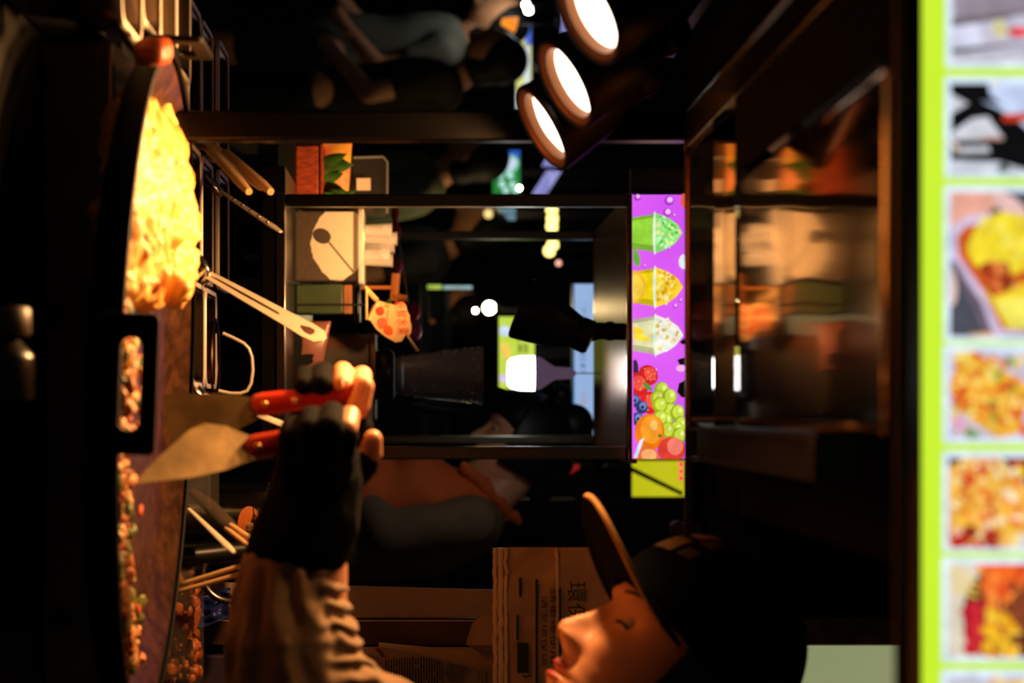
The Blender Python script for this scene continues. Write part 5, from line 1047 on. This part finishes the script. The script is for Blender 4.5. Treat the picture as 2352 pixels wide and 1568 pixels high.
# ------------------------------------------------------------------ the woman in the next stall
wd = 5.6; wk_ = wd / F
fw = Vector((-.50, -.12, -.86)).normalized(); upv = Vector((-.86, 0, .5)); zl = (upv - fw * upv.dot(fw)).normalized(); yl = zl.cross(fw); R3w = Matrix((fw, yl, zl)).transposed()
wo = P(968, 1122, wd) - R3w @ Vector((.0895, 0, .012)); WM = Matrix.Translation(wo) @ R3w.to_4x4()
wm_ = thing('person', 'person with black bun and orange apron bowing their head in the next stall', 'person', (P(1200, 0, wd).x, wd, 0))
b_ = MB(); nk = P(1140, 1130, wd)
b_.caps([(wo + R3w @ Vector((-.03, 0, -.06)), .05), (nk, .052), (P(1175, 1090, wd), .07)]); hip = P(1215, 640, wd)
b_.caps([(P(1180, 1070, wd), .085), (P(1215, 900, wd), .09), (hip, .1)])
for s in (-.12, .12):
    b_.caps([(P(1185, 1090, wd) + Vector((0, s, 0)), .045), (P(1195, 880, wd) + Vector((0, s, 0)), .036), (P(1040, 800, wd) + Vector((0, s * .7, 0)), .028), (P(985, 790, wd) + Vector((0, s * .7, 0)), .03)])
    b_.caps([(hip + Vector((0, s * .7, 0)), .085), (Vector((hip.x, wd + s * .7, .45)), .055), (Vector((hip.x, wd + s * .7, .08)), .04), (Vector((hip.x - .09, wd + s * .7, .04)), .034)])
fb = remesh(b_, .008, 4); head_mesh(fb, WM, 70, 80); fb.build('body', skin, wm_, fix=False, auto=180); face_parts(wm_, WM)
gsh = M('grey_shirt', (118, 92, 66), .85, 0, .08); s_ = MB()
s_.caps([(P(1150, 1120, wd), .045), (P(1190, 1065, wd), .098), (P(1222, 960, wd), .112), (P(1225, 880, wd), .112), (P(1220, 700, wd), .11)])
for s in (-.12, .12): s_.caps([(P(1190, 1080, wd) + Vector((0, s, 0)), .062), (P(1215, 900, wd) + Vector((0, s, 0)), .055), (P(1100, 815, wd) + Vector((0, s * .8, 0)), .045)])
sm_ = remesh(s_, .008, 4)
for i, p in enumerate(sm_.v): sm_.v[i] = p + Vector((.006 * noise.noise(p * 9), -.01 * noise.noise(p * 11), 0))
sm_.build('shirt', gsh, wm_, fix=False, auto=180)
orm = M('orange_apron', (226, 100, 36), .8, 0, .12, 12, .2, 40); a_ = MB()
a_.caps([(P(1130, 1090, wd) + Vector((0, -.03, 0)), .05), (P(1125, 960, wd) + Vector((0, -.06, 0)), .09), (P(1135, 860, wd) + Vector((0, -.07, 0)), .085), (P(1130, 700, wd) + Vector((0, -.05, 0)), .1)])
am = remesh(a_, .008, 4)
for i, p in enumerate(am.v): am.v[i] = p + Vector((.008 * math.sin(p.z * 60 + 3 * noise.noise(p * 8)), -.01 * noise.noise(p * 14), 0))
am.build('apron', orm, wm_, fix=False, auto=180)
mb = MB()
for k in range(60):
    q = P(1066 + k * 2.2, 1060 + 2.2 * k + R.uniform(-6, 6), wd) + Vector((0, -.10 + .0014 * k, 0)); mb.ell(q, (.010 + .006 * R.random(), .014, .008 + .006 * R.random()), Matrix.Rotation(R.uniform(0, 3), 4, 'Y'), 8, 6)
remesh(mb, .004, 1).build('ruffle', orm, wm_, fix=False, auto=180)
yst = M('yellow_stripe', (190, 120, 40), .8, 0, .5, 9, stretch=(1, 1, 8)); mb = MB(); mb.caps([(P(1298, 990, wd), .02), (P(1300, 900, wd), .035), (P(1290, 810, wd), .04)]); remesh(mb, .006, 3).build('apron_tie', yst, wm_, fix=False, auto=180)
remesh(MB().caps([(hip, .12), (Vector((hip.x, wd, .5)), .12), (Vector((hip.x, wd, .12)), .11)]), .012, 3).build('trousers', M('dark_trousers', (26, 26, 32), .8), wm_, fix=False, auto=180)
hm = M('black_hair', (10, 8, 7))
def whair(i, j):
    t = math.radians(68 + 224 * i); z = -.05 + .155 * j
    return WM @ head_pt(z, t, .016, False)
MB().grid(whair, 40, 16).build('hair', hm, wm_, solid=.01)
mb = MB(); mb.ell(WM @ Vector((-.01, 0, .055)), (.105, .088, .078), WM, 20, 14)
mb.ell(P(975, 1320, wd), (.05, .04, .045), None, 14, 10); mb.ell(P(905, 1290, wd), (.026, .03, .024), None, 12, 8); mb.ell(P(885, 1272, wd), (.02, .02, .014), None, 12, 8); mb.caps([(P(990, 1330, wd), .03), (P(1012, 1362, wd), .008)])
remesh(mb, .006, 3).build('bun', hm, wm_, fix=False, auto=180)
remesh(MB().caps([(P(1060, 1270, wd), .05), (P(1095, 1260, wd), .04), (P(1125, 1245, wd), .03), (P(1150, 1225, wd), .012)]), .006, 3).build('ponytail', hm, wm_, fix=False, auto=180)
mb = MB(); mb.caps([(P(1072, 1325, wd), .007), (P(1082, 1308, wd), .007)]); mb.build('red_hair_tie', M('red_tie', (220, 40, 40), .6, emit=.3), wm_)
# ------------------------------------------------------------------ passers-by
def walker(u, vhead, d, face, label, top, bottom, legs=None, sleeve=.5, lean=0, armbend=.6, hairc=(12, 10, 9)):
    hz = P(u, vhead, d).z; x = P(u, 0, d).x; sc = (hz + .06) / 1.62
    t = thing('person', label, 'person', (x, d, 0), 'passers-by in the street'); mt = Matrix.Translation((x, d, 0)) @ Matrix.Rotation(math.radians(face), 4, 'Z') @ Matrix.Scale(sc, 4)
    q = lambda a, b, c: mt @ Vector((a, b, c))
    b = MB(); hc = (.06 + lean, 0, 1.51); b.ell(q(*hc), (.095 * sc, .076 * sc, .112 * sc), mt, 18, 12); b.ell(q(hc[0] + .095, 0, 1.50), (.016 * sc, .011 * sc, .02 * sc), mt, 10, 8); b.ell(q(hc[0] + .075, 0, 1.43), (.022 * sc, .022 * sc, .018 * sc), mt, 10, 8)
    b.caps([(q(.03 + lean * .7, 0, 1.42), .052 * sc), (q(lean * .4, 0, 1.33), .055 * sc)]); b.caps([(q(lean * .3, 0, 1.24), .11 * sc), (q(0, 0, 1.0), .11 * sc), (q(0, 0, .85), .12 * sc)])
    for s in (-1, 1):
        b.caps([(q(lean * .3, s * .17, 1.30), .045 * sc), (q(-.03, s * .21, 1.06), .038 * sc), (q(.20 * armbend, s * .19, .84 + .16 * armbend), .028 * sc), (q(.28 * armbend, s * .17, .78 + .2 * armbend), .034 * sc)])
        b.caps([(q(0, s * .09, .86), .08 * sc), (q(.03 * s, s * .09, .48), .055 * sc), (q(.06 * s - .02, s * .09, .08), .038 * sc), (q(.06 * s + .09, s * .09, .04), .034 * sc)])
    remesh(b, .011, 3).build('body', skin, t, fix=False, auto=180)
    c = MB(); c.caps([(q(lean * .35, 0, 1.28), .125 * sc), (q(0, 0, 1.05), .13 * sc), (q(0, 0, .86), .135 * sc)])
    for s in (-1, 1):
        e0, e1 = q(lean * .3, s * .17, 1.30), q(-.03, s * .21, 1.06); c.caps([(q(lean * .35, 0, 1.29), .1 * sc), (e0, .062 * sc), (e0.lerp(e1, sleeve), .062 * sc)])
    cm = remesh(c, .011, 3)
    for i, p in enumerate(cm.v): cm.v[i] = p + Vector((.012 * noise.noise(p * 8), .012 * noise.noise(p * 7 + Vector((4, 0, 0))), .006 * noise.noise(p * 9)))
    cm.build('shirt', M('cloth_%d_%d_%d' % top, top, .85, 0, .12, 6), t, fix=False, auto=180)
    c = MB(); lo = .12 if not legs else .55
    for s in (-1, 1): c.caps([(q(0, 0, .9), .125 * sc), (q(0, s * .09, .8), .1 * sc), (q(.03 * s, s * .09, max(lo, .48)), .075 * sc)] + ([] if legs else [(q(.06 * s - .02, s * .09, .12), .06 * sc)]))
    remesh(c, .014, 3).build('shorts' if legs else 'trousers', M('cloth_%d_%d_%d' % bottom, bottom, .85, 0, .12, 6), t, fix=False, auto=180)
    for s in (-1, 1): remesh(MB().caps([(q(.06 * s - .04, s * .09, .045), .045 * sc), (q(.06 * s + .10, s * .09, .04), .04 * sc)]), .012, 2).build('shoe', M('shoe_grey', (90, 88, 86), .6), t, fix=False, auto=180)
    h = MB(); h.ell(q(hc[0] - .02, 0, 1.535), (.098 * sc, .086 * sc, .105 * sc), mt, 18, 12); h.ell(q(hc[0] - .06, 0, 1.46), (.06 * sc, .07 * sc, .09 * sc), mt, 14, 10)
    remesh(h, .01, 2).build('hair', M('hair_%d' % hairc[0], hairc, .6), t, fix=False, auto=180)
    return t
walker(112, 1172, 9.3, 200, 'person in a pale grey shirt and shorts at the upper left', (126, 124, 112), (20, 20, 24), legs=True, lean=.06)
walker(225, 1165, 8.6, 175, 'person in dark brown clothes half hidden by the corner post', (52, 40, 22), (18, 16, 16), lean=.10)
walker(440, 1122, 8.0, 190, 'person in a pale green shirt below the green sign', (128, 134, 108), (28, 26, 26), lean=.08)
walker(612, 1128, 8.9, 185, 'person in a dark grey shirt behind the clear cups', (58, 58, 64), (22, 20, 20), lean=.10)
walker(765, 1078, 8.8, 160, 'person in a dark jacket behind the blender jar', (40, 38, 42), (20, 20, 22), lean=.05)
hbg = thing('pink_handbag', 'magenta pink handbag at the hip of the pale grey shirt', 'handbag', P(175, 920, 9.1)); mb = MB(); pxbox(mb, 152, 196, 905, 1040, 9.05, .08); mb.build('bag_body', M('magenta_bag', (150, 20, 90), .6, 0, .1), hbg, bevel=.02); MB().tube([P(156, 1040, 9.09), P(150, 1100, 9.1), P(128, 1130, 9.15)], .008, 8).build('strap', M('magenta_bag', (150, 20, 90)), hbg)
